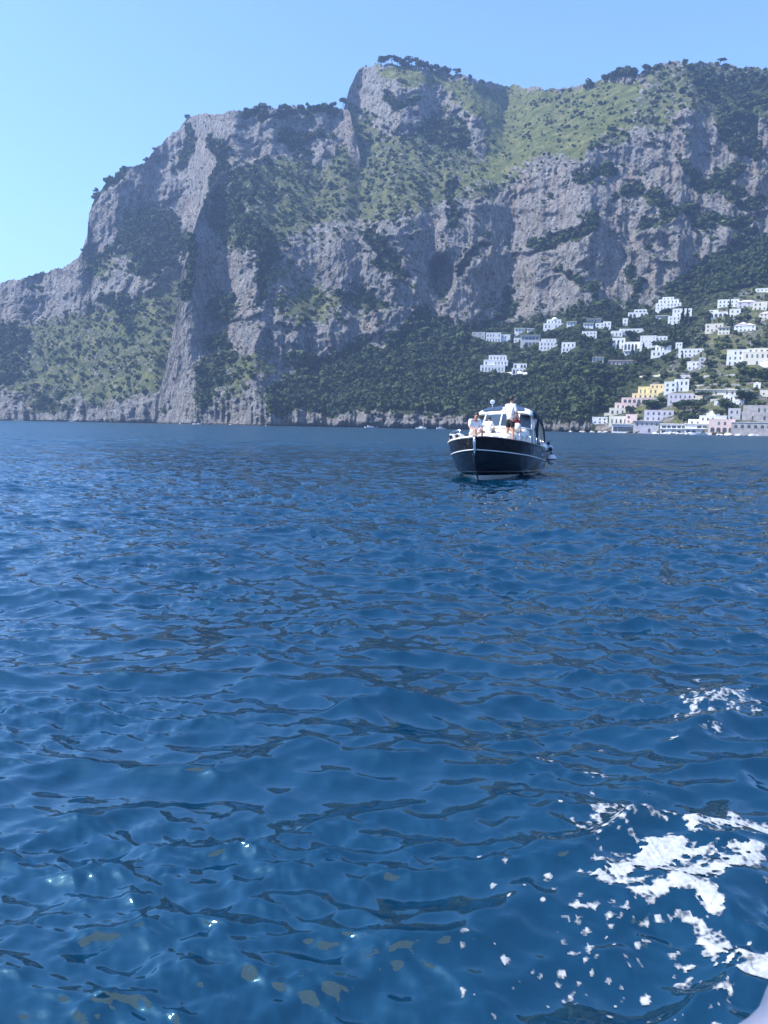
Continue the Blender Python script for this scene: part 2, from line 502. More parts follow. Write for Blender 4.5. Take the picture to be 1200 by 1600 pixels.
LEDGE_B = [  # dark wooded ledges and gullies across the cliff: polyline, half width
 ([(578,362),(590,385),(603,410),(632,432)], 8, 20), ([(905,281),(930,276),(953,272)], 6, 0), ([(958,307),(982,298),(1000,290),(1012,303),(1030,320),(1062,328),(1085,338),(1106,352)], 6, 0),
 ([(1073,272),(1082,285),(1110,300),(1140,278),(1156,272)], 7, 0), ([(838,386),(870,376),(905,364),(926,352)], 9, 0), ([(1060,250),(1076,268)], 5, 0),
 ([(1130,300),(1150,310),(1190,318)], 7, 0), ([(1090,350),(1140,352),(1180,360)], 6, 0), ([(1060,330),(1040,345),(1012,350)], 6, 0),
 ([(716,426),(730,404),(752,380)], 6, 12), ([(700,285),(706,320),(707,352)], 6, 14), ([(1140,180),(1165,205),(1180,240)], 9, 0), ([(1126,190),(1150,240),(1180,236)], 7, 0),
 ([(640,500),(632,530),(630,560)], 7, 10), ([(300,380),(300,420),(290,470)], 5, 0), ([(420,408),(412,440),(395,480)], 6, 8), ([(790,455),(800,480),(780,500)], 7, 0),
 ([(880,430),(905,440),(930,470)], 5, 0), ([(985,430),(1000,448),(990,470)], 6, 0), ([(650,120),(690,128)], 4, 0), ([(600,150),(615,165),(640,160)], 6, 0),
]
COVER_A = [
 ('scrub', [(-400,498),(0,500),(60,494),(100,488),(140,478),(172,480),(200,470),(240,440),(262,424),(290,415),(330,430),(330,700),(255,620),(160,640),(110,630),(60,640),(0,618),(-400,620)]),
 ('dense', [(-400,500),(0,502),(50,520),(40,590),(10,606),(-400,610)]),
 ('dense', [(186,338),(215,322),(250,322),(282,340),(300,400),(262,424),(236,440),(205,430),(180,400),(190,370)]),
 ('scrub', [(120,405),(150,385),(180,395),(190,430),(160,440),(130,450)]),
 ('dense', [(45,620),(80,606),(110,640),(95,655),(45,655)]),
]
LEDGE_A = [([(145,325),(160,300),(190,275)], 5, 0), ([(290,200),(300,230),(286,262)], 6, 0), ([(330,225),(350,260),(340,300)], 9, 0), ([(160,470),(195,490),(200,520)], 8, 0),
           ([(205,350),(180,380),(150,420)], 6, 0), ([(440,215),(470,225),(490,215)], 8, 0), ([(390,180),(460,178),(520,172)], 4, 0)]
SLOPE = dict(scrub=0.95, dense=0.9, grass=0.72, forest=0.60)

def build_range(name, sky_px, r0_px, COVER, LEDGE, ncol, nrow, az_lim, seed, village=None):
    sp = np.array(sky_px, float)
    sa, st = ray(sp[:, 0], sp[:, 1])
    o = np.argsort(sa); sa, st = sa[o], st[o]
    az = np.linspace(R_(az_lim[0]), R_(az_lim[1]), ncol)
    etop = np.interp(az, sa, st)
    jag = fbm(az * 90, seed + 0.5, o=5, gain=0.6) * 0.0035
    etop = etop + jag
    rp = np.array(r0_px, float)
    ra, _ = ray(rp[:, 0], np.full(len(rp), 668.0))
    R0 = np.interp(az, ra, rp[:, 1]) + 22 * fbm(az * 16, seed, o=2)
    e0 = -(CAM_H + 4.0) / R0
    tt = np.linspace(0, 1, nrow)
    E = e0[:, None] + (etop - e0)[:, None] * tt[None, :]
    A = np.repeat(az[:, None], nrow, 1)
    PX, PY = unray(A, E)
    wob = 10 * fbm(PX / 34, PY / 26, seed, o=5, gain=0.65)
    wob2 = 10 * fbm(PX / 34, PY / 26, seed + 40, o=5, gain=0.65)
    QX, QY = PX + wob, PY + wob2
    ns = fbm(PX / 55, PY / 22, seed + 9, o=4)
    s = 2.6 * np.exp(0.75 * ns)                       # bare rock: steep steps and narrow ledges
    veg = np.zeros_like(s); grass = np.zeros_like(s); cliff = np.ones_like(s); forest = np.zeros_like(s)
    for kind, poly in COVER:
        q = in_poly(QX, QY, poly)
        w = smooth(q + (9 if kind in ('scrub', 'grass') else 6) * pnoise(PX / 9, PY / 7, seed + 50) + 5 * pnoise(PX / 4, PY / 4, seed + 51), -12, 14)
        s = s * (1 - w) + SLOPE[kind] * w
        cliff = cliff * (1 - w * 0.85)
        if kind == 'grass': grass = np.maximum(grass * (1 - 0), w); veg = veg * (1 - w)
        elif kind == 'scrub': veg = np.maximum(veg, 0.58 * w); grass = np.maximum(grass * (1 - 0.45 * w), 0.50 * w)
        else: veg = np.maximum(veg, (1.0 if kind == 'forest' else 0.62 + 0.42 * smooth(fbm(PX / 15, PY / 11, seed + 60, o=3), -0.35, 0.3)) * w); grass = np.maximum(grass * (1 - w), 0.25 * w * (kind == 'dense'))
        if kind == 'forest': forest = np.maximum(forest, w)
    dent = np.zeros_like(s)
    if village is not None:
        w = smooth(in_poly(QX, QY, village), -6, 10) * smooth(PX + 0.9 * (PY - 560), 960, 1090)
        veg = veg * (1 - 0.55 * w); grass = np.maximum(grass, 0.55 * w)
    for pts, wid, dp in LEDGE:
        w = 1 - smooth(to_line(QX, QY, pts), wid * 0.6, wid * 1.5)
        s = s * (1 - w) + 1.05 * w; veg = np.maximum(veg, 1.0 * w); cliff *= 1 - 0.5 * w
        dent = dent + dp * w
    if village is not None:
        w = smooth(in_poly(PX, PY, village), -12, 14)
        s = s * (1 - w) + 0.46 * w
    # near-shore cliffs
    w = 1 - smooth(E - e0[:, None], 0.004, 0.022)
    if village is None or True:
        bare = w * (1 - (smooth(in_poly(PX, PY, village), -4, 4) if village is not None else 0))
        s = s * (1 - bare) + 2.2 * bare; veg = veg * (1 - bare * 0.9); cliff = np.maximum(cliff, bare * 0.6)
    nk = 33; k = np.ones(nk) / nk
    s = np.exp(np.apply_along_axis(lambda c: np.convolve(np.pad(c, nk // 2, mode='edge'), k, 'valid'), 0, np.log(s)))
    s = np.maximum(s, E + 0.16)
    lr = np.zeros_like(s)
    dE = np.diff(E, axis=1)
    lr[:, 1:] = np.cumsum(dE / np.maximum(0.12, 0.5 * (s[:, 1:] + s[:, :-1]) - 0.5 * (E[:, 1:] + E[:, :-1])), axis=1)
    Rr = R0[:, None] * np.exp(lr)
    # buttresses, ribs and fluting: pushed towards / away from the viewer, stretched up the face
    X = Rr * np.sin(A); Z = CAM_H + Rr * E; Yw = Rr * np.cos(A)
    ed = smooth(tt, 0, 0.03)[None, :]
    wx = X + 22 * fbm(X / 70, Z / 60, seed + 11, o=3); wz = Z + 18 * fbm(X / 60, Z / 50, seed + 12, o=3)
    big = fbm(wx / 170 + 3, wz / 330, seed + 1, 2)
    mid = ridged(wx / 78, wz / 105, seed + 2, 2)
    sml = ridged(wx / 30, wz / 42, seed + 5, 2) * (0.6 + 0.8 * smooth(pnoise(X / 120, Z / 90, seed + 30), -0.3, 0.4))
    flute = ridged(X / 14, Z / 80, seed + 6, 2) * smooth(pnoise(X / 130, Z / 80, seed + 31), -0.05, 0.35)
    tiny = 0.55 * fbm(X / 13, Z / 15, Yw / 13, o=5, gain=0.66) + 0.42 * ridged(wx / 15, wz / 30, seed + 17, 4)
    strata = fbm(X / 160, wz / 13, seed + 14, o=2)
    soft = fbm(wx / 90, wz / 90, seed + 8, o=4)
    d = cliff * (-26 * big - 8 * mid - 5.0 * sml - 4.0 * flute - 4.6 * tiny - 2.4 * strata) + (1 - cliff) * (-8 * soft - 6 * ridged(wx / 110 + wz / 200, wz / 160, seed + 6, 2) - 1.6 * tiny)
    d = d + (9 * fbm(az * 70, seed + 3, o=3) + 5 * fbm(az * 260, seed + 4, o=2))[:, None] * (1 - smooth(Z, 10, 60))
    d = d + dent
    if village is not None:  # the big hollow in the cliff
        cv = np.hypot((PX - 690) / 24, (PY - 428 - np.where(PY > 428, 0, 0)) / np.where(PY > 428, 46, 30))
        d = d + 46 * (1 - smooth(cv, 0.55, 1.05)) - 10 * np.exp(-((PX - 690) / 34) ** 2 - ((PY - 388) / 14) ** 2)
        d = d * (1 - 0.85 * smooth(in_poly(PX, PY, village), -10, 10))
        d = d * (1 - 0.35 * np.exp(-((PX - 305) / 62) ** 2) * smooth(PY, 300, 360))
        d = d - 40 * np.exp(-((PX - 520) / 55) ** 2) * smooth(PY, 340, 380) * (1 - smooth(PY, 520, 600))
        d = d + 22 * np.exp(-((PX - 420) / 26) ** 2) * smooth(PY, 380, 420) * (1 - smooth(PY, 560, 640))
    d = d * ed
    Rr = Rr + d
    V = np.stack([Rr * np.sin(A), Rr * np.cos(A), CAM_H + Rr * E], -1)
    # normals for ledge vegetation
    gu = np.gradient(V, axis=0); gv = np.gradient(V, axis=1)
    N = np.cross(gu, gv); N /= np.linalg.norm(N, axis=-1)[..., None] + 1e-9
    N *= np.where(N[..., 1:2] > 0, -1, 1)
    up = N[..., 2]
    tuft = smooth(up + 0.22 * fbm(PX / 14, PY / 9, seed, o=4), 0.58, 0.80)
    veg = np.clip(np.maximum(veg, 0.55 * tuft * cliff * (1 - grass)), 0, 1)
    veg = np.where(PY > 655 - 0, veg * 0.6, veg)
    # land carries on behind the crest and falls away again
    back = []
    for dr, dz in ((25, -1), (70, -10), (160, -45), (320, -150), (620, -420)):
        Rb = Rr[:, -1] + dr
        zb = np.maximum(V[:, -1, 2] + dz, -5.0)
        back.append(np.stack([Rb * np.sin(az), Rb * np.cos(az), zb], -1))
    Vall = np.concatenate([V, np.stack(back, 1)], 1)
    cov = np.stack([veg, grass, np.clip(0.35 + 0.6 * fbm(PX / 60, PY / 60, seed + 20), 0, 1)], -1)
    cov = np.concatenate([cov, np.repeat(cov[:, -1:, :], 5, 1)], 1)
    nr = nrow + 5
    me = mesh_np(name, Vall.reshape(-1, 3), grid_faces(ncol, nr), M_TERR)
    at = me.attributes.new('cover', 'FLOAT_COLOR', 'POINT')
    at.data.foreach_set('color', np.concatenate([cov, np.ones(cov.shape[:2] + (1,))], -1).astype(np.float32).ravel())
    ob = tag(link(name, me), kind='structure')
    return dict(obj=ob, V=V, PX=PX, PY=PY, veg=veg, grass=grass, cliff=cliff, forest=forest, az=az, E=E, R=Rr, N=N, e0=e0, etop=etop, nrow=nrow)

VILLAGE = [(722,512),(780,506),(850,494),(905,492),(985,478),(1040,462),(1110,462),(1180,446),(1800,400),(1800,760),(905,720),(925,650),(940,618),(950,590),(900,572),(860,592),(800,596),(745,592),(725,560)]
SKY_A = [(-420,470),(-200,462),(-60,452),(0,441),(30,436),(72,424),(110,412),(128,392),(136,372),(140,330),(152,300),(166,286),(200,262),(228,252),(243,236),(262,214),(282,202),(292,186),(310,178),(380,172),(440,168),(505,166),(545,170),(560,230),(580,330),(640,560)]
SKY_B = [(225,668),(243,655),(250,612),(262,560),(276,490),(281,440),(290,400),(302,360),(312,330),(330,290),(352,266),(385,247),(440,241),(500,233),(522,205),(538,165),(546,140),(556,116),(570,104),(592,99),(640,103),(700,113),(760,127),(820,137),(880,139),(920,130),(960,118),(1000,112),(1030,100),(1060,97),(1120,98),(1160,103),(1200,110),(1300,118),(1500,150),(1800,230)]
TA = build_range('far_mountain', SKY_A, [(-420,1500),(0,1330),(120,1200),(245,1080),(500,1080),(760,1100)], COVER_A, LEDGE_A, 420, 250, (-38, 0.5), 4.2)
TB = build_range('mountain', SKY_B, [(225,1085),(245,1066),(262,1042),(300,985),(345,940),(400,908),(440,900),(530,880),(650,840),(760,800),(850,760),(930,700),(1050,640),(1200,600),(1500,540),(1800,520)],
                 COVER_B, LEDGE_B, 740, 380, (-16.5, 34), 7.7, VILLAGE)

def at_pixel(T, px, py):
    """point of the built ground seen at a photo pixel"""
    a, e = ray(px, py)
    i = int(np.clip(np.searchsorted(T['az'], a), 1, len(T['az']) - 1))
    j = int(np.clip(np.searchsorted(T['E'][i], e), 1, T['nrow'] - 1))
    r = T['R'][i, j]
    return np.array([r * math.sin(a), r * math.cos(a), CAM_H + r * float(e)]), r

# ================================================================== PLANTS THAT COVER THE SLOPES
def leaf_material(name, c0, c1, c2, scale=0.8):
    t = NT(name)
    n = t.noise(t.obj(), scale, 4, 0.6)
    oi = t.new('ShaderNodeObjectInfo')
    r = t.ramp(t.math('ADD', t.math('MULTIPLY', n.outputs[0], 0.7), t.math('MULTIPLY', oi.outputs['Random'], 0.32)), [(0.25, c0), (0.5, c1), (0.8, c2)])
    t.link(r.outputs[0], t.b.inputs['Base Color'])
    t.b.inputs['Roughness'].default_value = 0.75
    t.b.inputs['Specular IOR Level'].default_value = 0.2
    return t.m
M_BUSH = leaf_material('scrub_leaves', (0.040, 0.062, 0.018), (0.095, 0.122, 0.036), (0.17, 0.185, 0.06))
M_DARK = leaf_material('dark_evergreen_leaves', (0.018, 0.034, 0.012), (0.038, 0.060, 0.020), (0.075, 0.095, 0.032))
M_OLIVE = leaf_material('olive_leaves', (0.055, 0.075, 0.035), (0.105, 0.125, 0.06), (0.18, 0.19, 0.095))
M_BARK = simple('bark', (0.12, 0.09, 0.065), 0.9, var=0.3, scale=4)

def leaf_blob(name, n, mat, lobes, size, seed):
    """ragged crown: small leaf clusters (bent quads) spread over and inside several lobes"""
    rng = np.random.default_rng(seed)
    V, F = [], []
    for k in range(n):
        c, rad = lobes[rng.integers(len(lobes))]
        d = rng.normal(size=3); d /= np.linalg.norm(d)
        p = np.array(c) + d * np.array(rad) * (rng.uniform(0.62, 1.06))
        nrm = d + 0.55 * rng.normal(size=3); nrm /= np.linalg.norm(nrm)
        a = np.cross(nrm, rng.normal(size=3)); a /= np.linalg.norm(a); b = np.cross(nrm, a)
        sz = size * rng.uniform(0.6, 1.35)
        o = len(V)
        V += [p - a * sz - b * sz * .7, p + a * sz * .9 - b * sz + nrm * sz * .25, p + a * sz + b * sz * .8, p - a * sz * .8 + b * sz + nrm * sz * .3]
        F.append((o, o + 1, o + 2, o + 3))
    return mesh_np(name, V, F, mat, False)

def rand_lobes(rng, n, spread, rad, z0):
    L = [((0, 0, z0), (rad * 1.1, rad * 1.1, rad))]
    for k in range(n):
        a = rng.uniform(0, 6.28); q = spread * rng.uniform(0.5, 1)
        L.append(((q * math.cos(a), q * math.sin(a), z0 + rng.uniform(-0.25, 0.3) * rad), (rad * rng.uniform(.5, .8), rad * rng.uniform(.5, .8), rad * rng.uniform(.45, .75))))
    return L

proto_col = bpy.data.collections.new('plant_kinds')      # not linked: only a source for the scattered cover
def proto(name, me):
    o = bpy.data.objects.new(name, me); proto_col.objects.link(o)
_r = np.random.default_rng(5)
for k in range(4): proto('a_scrub_bush', leaf_blob('scrub_bush', 75, M_BUSH, rand_lobes(_r, 3, 0.7, 0.62, 0.45), 0.26, 20 + k))
for k in range(4): proto('b_wood_tree', leaf_blob('wood_tree', 110, M_DARK, rand_lobes(_r, 4, 0.6, 0.62, 0.75), 0.23, 30 + k))
for k in range(2): proto('c_olive', leaf_blob('olive_bush', 90, M_OLIVE, rand_lobes(_r, 3, 0.6, 0.58, 0.6), 0.24, 40 + k))

def scatter_points(T, seed, block=()):
    rng = np.random.default_rng(seed)
    V = T['V']
    a = V[1:, :-1] - V[:-1, :-1]; b = V[:-1, 1:] - V[:-1, :-1]
    area = np.linalg.norm(np.cross(a, b), axis=-1)
    area = np.minimum(area, 60)
    px, py = T['PX'][:-1, :-1], T['PY'][:-1, :-1]
    veg, gr, cl, fo, up = (T[k][:-1, :-1] if k != 'N' else T['N'][:-1, :-1, 2] for k in ('veg', 'grass', 'cliff', 'forest', 'N'))
    z = V[:-1, :-1, 2]
    clump = fbm(px / 18, py / 14, seed, o=3)
    den = np.where(veg > 0.75, 1 / 20.0, np.where(veg > 0.35, (0.15 + 1.0 * smooth(clump, -0.3, 0.45)) / 34.0, 1 / 80.0 * smooth(clump, 0.0, 0.5) + 1 / 350.0))
    den = np.where(gr > 0.7, (0.5 + 2.2 * smooth(clump, -0.1, 0.5)) / 170.0, den)
    if T is TB: den = np.where((in_poly(px, py, VILLAGE) > 0) & (gr > 0.35), 1 / 60.0, den)
    den = den * (z > 7)
    vis = (px > -120) & (px < 1320)
    cnt = rng.poisson(area * den * vis)
    ii, jj = np.nonzero(cnt)
    rep_ = cnt[ii, jj]; ii = np.repeat(ii, rep_); jj = np.repeat(jj, rep_)
    u, v = rng.random(len(ii))[:, None], rng.random(len(ii))[:, None]
    P = V[ii, jj] * (1 - u) * (1 - v) + V[ii + 1, jj] * u * (1 - v) + V[ii, jj + 1] * (1 - u) * v + V[ii + 1, jj + 1] * u * v
    pv, pg, pf, pxx, pyy = veg[ii, jj], gr[ii, jj], fo[ii, jj], px[ii, jj], py[ii, jj]
    dense = pv > 0.75
    sc = np.where(dense, rng.uniform(2.6, 5.2, len(ii)), rng.uniform(1.2, 3.4, len(ii)))
    sc = np.where((pv < 0.35), rng.uniform(0.5, 1.6, len(ii)), sc)
    sc = np.where(pg > 0.7, rng.uniform(0.8, 2.6, len(ii)), sc)
    kind = np.where(dense, 4 + rng.integers(0, 4, len(ii)), rng.integers(0, 4, len(ii)))
    kind = np.where(~dense & (rng.random(len(ii)) < 0.3), 4 + rng.integers(0, 4, len(ii)), kind)
    vil = in_poly(pxx, pyy, VILLAGE) > 0 if T is TB else np.zeros(len(ii), bool)
    kind = np.where(vil & (rng.random(len(ii)) < 0.55 * smooth(pxx, 930, 1100)), 8 + rng.integers(0, 2, len(ii)), kind)
    sc = np.where(vil, rng.uniform(1.3, 3.2, len(ii)), sc)
    sc = sc * np.exp(rng.normal(0, 0.3, len(ii)))
    sc = np.where(vil, np.minimum(sc, 3.2), sc)
    ok = np.ones(len(ii), bool)
    if T is TB:
        for x0, x1, y0, y1 in RECTS: ok &= ~((pxx > x0 - 2) & (pxx < x1 + 2) & (pyy > y0 - 1) & (pyy < y1 + 4))
    P, sc, kind = P[ok], sc[ok], kind[ok]
    return P, sc, kind

def scatter(name, pts, sc, kind, label):
    rng = np.random.default_rng(3)
    me = bpy.data.meshes.new(name)
    me.vertices.add(len(pts)); me.vertices.foreach_set('co', np.asarray(pts, np.float32).ravel())
    for nm, ty, val in (('size', 'FLOAT', sc), ('which', 'INT', kind), ('turn', 'FLOAT', rng.uniform(0, 6.28, len(pts)))):
        a = me.attributes.new(nm, ty, 'POINT'); a.data.foreach_set('value', np.asarray(val, np.int32 if ty == 'INT' else np.float32))
    ob = link(name, me)
    ng = bpy.data.node_groups.new(name, 'GeometryNodeTree')
    ng.interface.new_socket('Geometry', in_out='INPUT', socket_type='NodeSocketGeometry')
    ng.interface.new_socket('Geometry', in_out='OUTPUT', socket_type='NodeSocketGeometry')
    N = ng.nodes; L = ng.links
    gi, go = N.new('NodeGroupInput'), N.new('NodeGroupOutput')
    mp = N.new('GeometryNodeMeshToPoints')
    ip = N.new('GeometryNodeInstanceOnPoints'); ip.inputs['Pick Instance'].default_value = True
    ci = N.new('GeometryNodeCollectionInfo'); ci.inputs['Collection'].default_value = proto_col
    ci.inputs['Separate Children'].default_value = True; ci.inputs['Reset Children'].default_value = True
    def attr(nm, ty):
        n = N.new('GeometryNodeInputNamedAttribute'); n.data_type = ty; n.inputs['Name'].default_value = nm; return n.outputs['Attribute']
    L.new(gi.outputs[0], mp.inputs[0]); L.new(mp.outputs[0], ip.inputs['Points']); L.new(ci.outputs[0], ip.inputs['Instance'])
    L.new(attr('which', 'INT'), ip.inputs['Instance Index'])
    cx = N.new('ShaderNodeCombineXYZ'); L.new(attr('turn', 'FLOAT'), cx.inputs[2]); L.new(cx.outputs[0], ip.inputs['Rotation'])
    L.new(attr('size', 'FLOAT'), ip.inputs['Scale'])
    L.new(ip.outputs[0], go.inputs[0])
    md = ob.modifiers.new('scatter', 'NODES'); md.node_group = ng
    return tag(ob, label, 'scrub', kind='stuff')
# ================================================================== TREES ONE CAN TELL APART
def tree_mesh(kind, seed):
    rng = np.random.default_rng(seed)
    tr = MB()
    if kind == 'pine':       # umbrella pine: bare leaning trunk, fanned limbs, flat cap
        H = 1.0
        tr.tube([(0, 0, -0.15), (0.02, 0.01, 0.25), (0.05, 0.0, 0.58)], [0.035, 0.03, 0.022], 6)
        for k in range(6):
            a = k * 1.05 + 0.3; q = 0.26
            tr.tube([(0.05, 0, 0.5), (0.05 + q * .5 * math.cos(a), q * .5 * math.sin(a), 0.66), (0.05 + q * math.cos(a), q * math.sin(a), 0.78)], [0.016, 0.012, 0.006], 5)
        lobes = [((0.05, 0, 0.84), (0.30, 0.30, 0.12))]
        for k in range(7):
            a = rng.uniform(0, 6.28); q = rng.uniform(0.18, 0.36)
            lobes.append(((0.05 + q * math.cos(a), q * math.sin(a), 0.80 + rng.uniform(-.05, .04)), (0.16, 0.16, 0.085)))
        cr = leaf_blob('crown', 420, M_DARK, lobes, 0.045, seed)
    elif kind == 'cypress':
        tr.tube([(0, 0, -0.15), (0, 0, 0.2), (0, 0, 0.8)], [0.03, 0.025, 0.008], 6)
        lobes = [((rng.uniform(-.01, .01), rng.uniform(-.01, .01), z), (0.125 * math.sin(math.pi * min(1, (z + .12) ** 0.75)) + .02,) * 2 + (0.11,)) for z in np.linspace(0.12, 0.93, 9)]
        cr = leaf_blob('crown', 380, M_DARK, lobes, 0.032, seed)
    else:                    # round-headed broadleaf / carob / olive
        tr.tube([(0, 0, -0.2), (0.02, 0, 0.2), (0.0, 0.02, 0.42)], [0.05, 0.04, 0.03], 6)
        for k in range(5):
            a = k * 1.25; tr.tube([(0, 0.01, 0.36), (0.14 * math.cos(a), 0.14 * math.sin(a), 0.52), (0.25 * math.cos(a), 0.25 * math.sin(a), 0.68)], [0.022, 0.016, 0.008], 5)
        lobes = [((0, 0, 0.62), (0.30, 0.30, 0.28))]
        for k in range(6):
            a = rng.uniform(0, 6.28); q = rng.uniform(0.15, 0.33)
            lobes.append(((q * math.cos(a), q * math.sin(a), 0.58 + rng.uniform(-.16, .2)), (rng.uniform(.15, .22),) * 2 + (rng.uniform(.13, .2),)))
        cr = leaf_blob('crown', 460, M_OLIVE if kind == 'olive' else (M_BUSH if kind == 'broad' else M_DARK), lobes, 0.05, seed)
    return tr.mesh('trunk', M_BARK, True), cr
TREES = {k: [tree_mesh(k, 100 + 7 * i + 50 * j) for j in range(3)] for i, k in enumerate(('pine', 'cypress', 'broad', 'olive', 'oak'))}

def plant(kind, name, T, px, py, hpx, label, group, wide=1.0):
    """tree standing on the ground seen at (px, py), hpx photo pixels tall"""
    p, r = at_pixel(T, px, py)
    H = hpx / F_PX * r
    root = empty(name, p, RND.uniform(0, 6.28)); root.scale = (H * wide, H * wide, H)
    tr, cr = TREES[kind][RND.randrange(3)]
    link('trunk', tr, root); link('crown', cr, root)
    return tag(root, label, 'tree', group)

RIDGE = [(596,100,9,1.5,'oak','dark bushy tree at the very tip of the summit knoll'), (603,100,9,1.2,'pine','first umbrella pine right of the summit tip'),
 (613,101,12,1.3,'pine','tall umbrella pine second along the summit row'), (621,103,11,1.2,'pine','umbrella pine third along the summit row'),
 (629,105,10,1.2,'oak','round dark tree fourth along the summit row'), (636,107,9,1.1,'oak','small round tree in the middle of the summit row'),
 (643,106,15,1.2,'pine','broad flat-topped pine in the middle of the summit row'), (656,110,15,1.1,'oak','largest bushy dark tree of the summit row'),
 (664,111,13,0.9,'oak','upright tree just right of the largest summit tree'), (674,112,10,1.1,'oak','rounded tree right of the gap in the summit row'),
 (682,114,10,1.1,'pine','small pine two from the right end of the summit row'), (692,116,11,1.0,'oak','leafy tree second from the right end of the summit row'),
 (700,117,10,1.1,'oak','dark round tree near the right end of the summit row'), (713,119,9,1.2,'pine','lone umbrella pine ending the summit row on the right'),
 (733,124,5,1.5,'oak','tiny shrub-like tree on the bare grassy skyline'),
 (919,140,14,1.1,'oak','dark leaning tree on the grassy ridge left of the grove'), (945,128,9,1.2,'oak','small tree just left of the ridge-top grove'),
 (956,126,12,1.3,'oak','leftmost tree of the dense ridge-top grove'), (966,126,17,1.2,'oak','tall central tree of the dense ridge-top grove'),
 (976,125,17,1.2,'oak','second tall tree of the dense ridge-top grove'), (987,124,16,1.2,'oak','rightmost tree of the dense ridge-top grove'),
 (1010,112,9,1.2,'oak','small tree on the rocky crest right of the grove'), (1125,99,5,1.2,'pine','tiny pine on the right-hand summit skyline'), (1131,99,5,1.2,'pine','tiny pine beside its twin on the right-hand summit')]
for px, py, h, w, k, lab in RIDGE: plant(k, 'ridge_tree', TB, px, py + 2, h + 3, lab, 'trees along the mountain skyline', w)
for px, py, h in ((292,186,6),(228,252,5),(243,236,5),(166,287,6),(520,168,8),(536,163,9),(150,300,5),(480,166,4),(420,170,4)):
    plant('oak', 'ridge_tree', TA if px < 515 else TB, px, py + 2, h + 3, 'small dark tree, %s from the left along the left cliff edge' % {150: 'first', 166: 'second', 228: 'third', 243: 'fourth', 292: 'fifth', 420: 'sixth', 480: 'seventh', 520: 'eighth', 536: 'ninth'}[px], 'trees on the left cliff edge', 1.1)
CYP = [(1063,542,46,'tall dark cypress pair member left of the white roadside villa'), (1053,540,30,'slim cypress close beside the tallest cypress'), (1107,512,22,'cypress by the cream villa wall'),
 (1142,518,22,'dark cypress between two white hillside villas'), (1066,512,28,'dark cypress below the big white cube villa'), (1073,510,24,'shorter cypress below the big white cube villa'),
 (988,556,16,'thin cypress before the long white courtyard villa'), (1005,548,12,'small cypress under the long white courtyard wall'), (1140,486,16,'cypress beside the upper right white villa'),
 (1066,562,12,'little cypress in front of the long two-storey villa'), (965,548,14,'cypress at the corner of the courtyard villa'), (744,505,10,'cypress under the great cliff hollow'), (729,506,9,'small cypress under the great cliff hollow'),
 (1094,568,16,'cypress below the long two-storey villa')]
for px, py, h, lab in CYP: plant('cypress', 'cypress_tree', TB, px, py, h, lab, 'cypresses among the villas')
BIG = [('pine',1066,660,34,1.1,'tall umbrella pine standing over the white waterside terraces'), ('pine',1082,655,30,1.0,'umbrella pine right of the tallest waterside pine'), ('oak',1076,664,20,1.3,'leafy tree under the waterside umbrella pines'),
 ('pine',1097,632,20,1.4,'flat-topped pine behind the waterside pines'), ('oak',1135,648,26,1.2,'dark rounded tree above the domed white villa'), ('oak',1160,632,22,1.5,'wide dark tree above the stone tower house'),
 ('oak',1016,642,18,1.9,'wide dark tree under the yellow terraced hotel'), ('oak',984,648,14,1.5,'round tree left of the wide tree under the yellow hotel'), ('oak',1034,552,20,1.6,'round-topped tree beside the courtyard villa'),
 ('broad',836,586,20,1.5,'light green spreading tree by the arcaded villa'), ('oak',873,582,14,1.3,'round pale-edged tree on the wooded spur'), ('oak',988,532,16,1.8,'dark tree in the bend of the long white villa'),
 ('pine',1101,505,16,1.2,'umbrella pine right of the big white cube villa'), ('broad',1180,640,16,1.6,'bright green tree at the right edge above the sea wall'), ('oak',1195,600,22,1.2,'dark tree at the right edge below the large hotel'),
 ('broad',1165,590,18,1.3,'green tree below the large cream hotel'), ('oak',1122,655,16,1.0,'dark tree beside the domed white villa'), ('olive',1090,543,12,1.8,'grey-green olive above the long two-storey villa')]
for k, px, py, h, w, lab in BIG: plant(k, 'garden_tree', TB, px, py, h, lab, 'large trees in the villa gardens', w)
_n = 0
SPUR = [(850,600),(905,578),(945,595),(935,625),(905,668),(865,665),(845,640)]
while _n < 55:
    px, py = RND.uniform(845, 960), RND.uniform(575, 668)
    if in_poly(np.array([px]), np.array([py]), SPUR)[0] < 0: continue
    plant(RND.choice(['oak', 'oak', 'broad']), 'spur_tree', TB, px, py, RND.uniform(13, 20), 'bushy green tree on the wooded spur behind the motor boat', 'trees on the wooded spur', RND.uniform(1.1, 1.5)); _n += 1

# ================================================================== VILLAS
def plaster(name, c, var=0.06):
    return simple(name, c, 0.85, var=var, scale=0.35)
WALLS = dict(white=plaster('white_limewash', (0.70, 0.69, 0.66), 0.12), cream=plaster('cream_plaster', (0.66, 0.61, 0.49)), grey=plaster('grey_render', (0.45, 0.44, 0.44), 0.15),
             yellow=plaster('yellow_ochre_plaster', (0.72, 0.58, 0.30)), pink=plaster('pink_plaster', (0.66, 0.50, 0.44)), stone=plaster('masonry_stone', (0.36, 0.33, 0.31), 0.3), mauve=plaster('weathered_mauve_render', (0.50, 0.47, 0.50), 0.15))
M_GLASS_AND_SHADE = simple('dark_glass_and_arch_shade', (0.07, 0.08, 0.09), 0.2, var=0.3)
M_TILE = simple('roof_terrace_tile', (0.52, 0.47, 0.42), 0.9, var=0.2, scale=0.8)
M_SHUT = simple('green_shutter', (0.10, 0.16, 0.13), 0.6)
UNIT = MB(); UNIT.box((0, 0, 0), (1, 1, 1))
def unit(name, mat):
    return UNIT.mesh(name, mat)
ME_WIN, ME_SHUT = unit('window', M_GLASS_AND_SHADE), unit('window', M_SHUT)
_ar = MB()
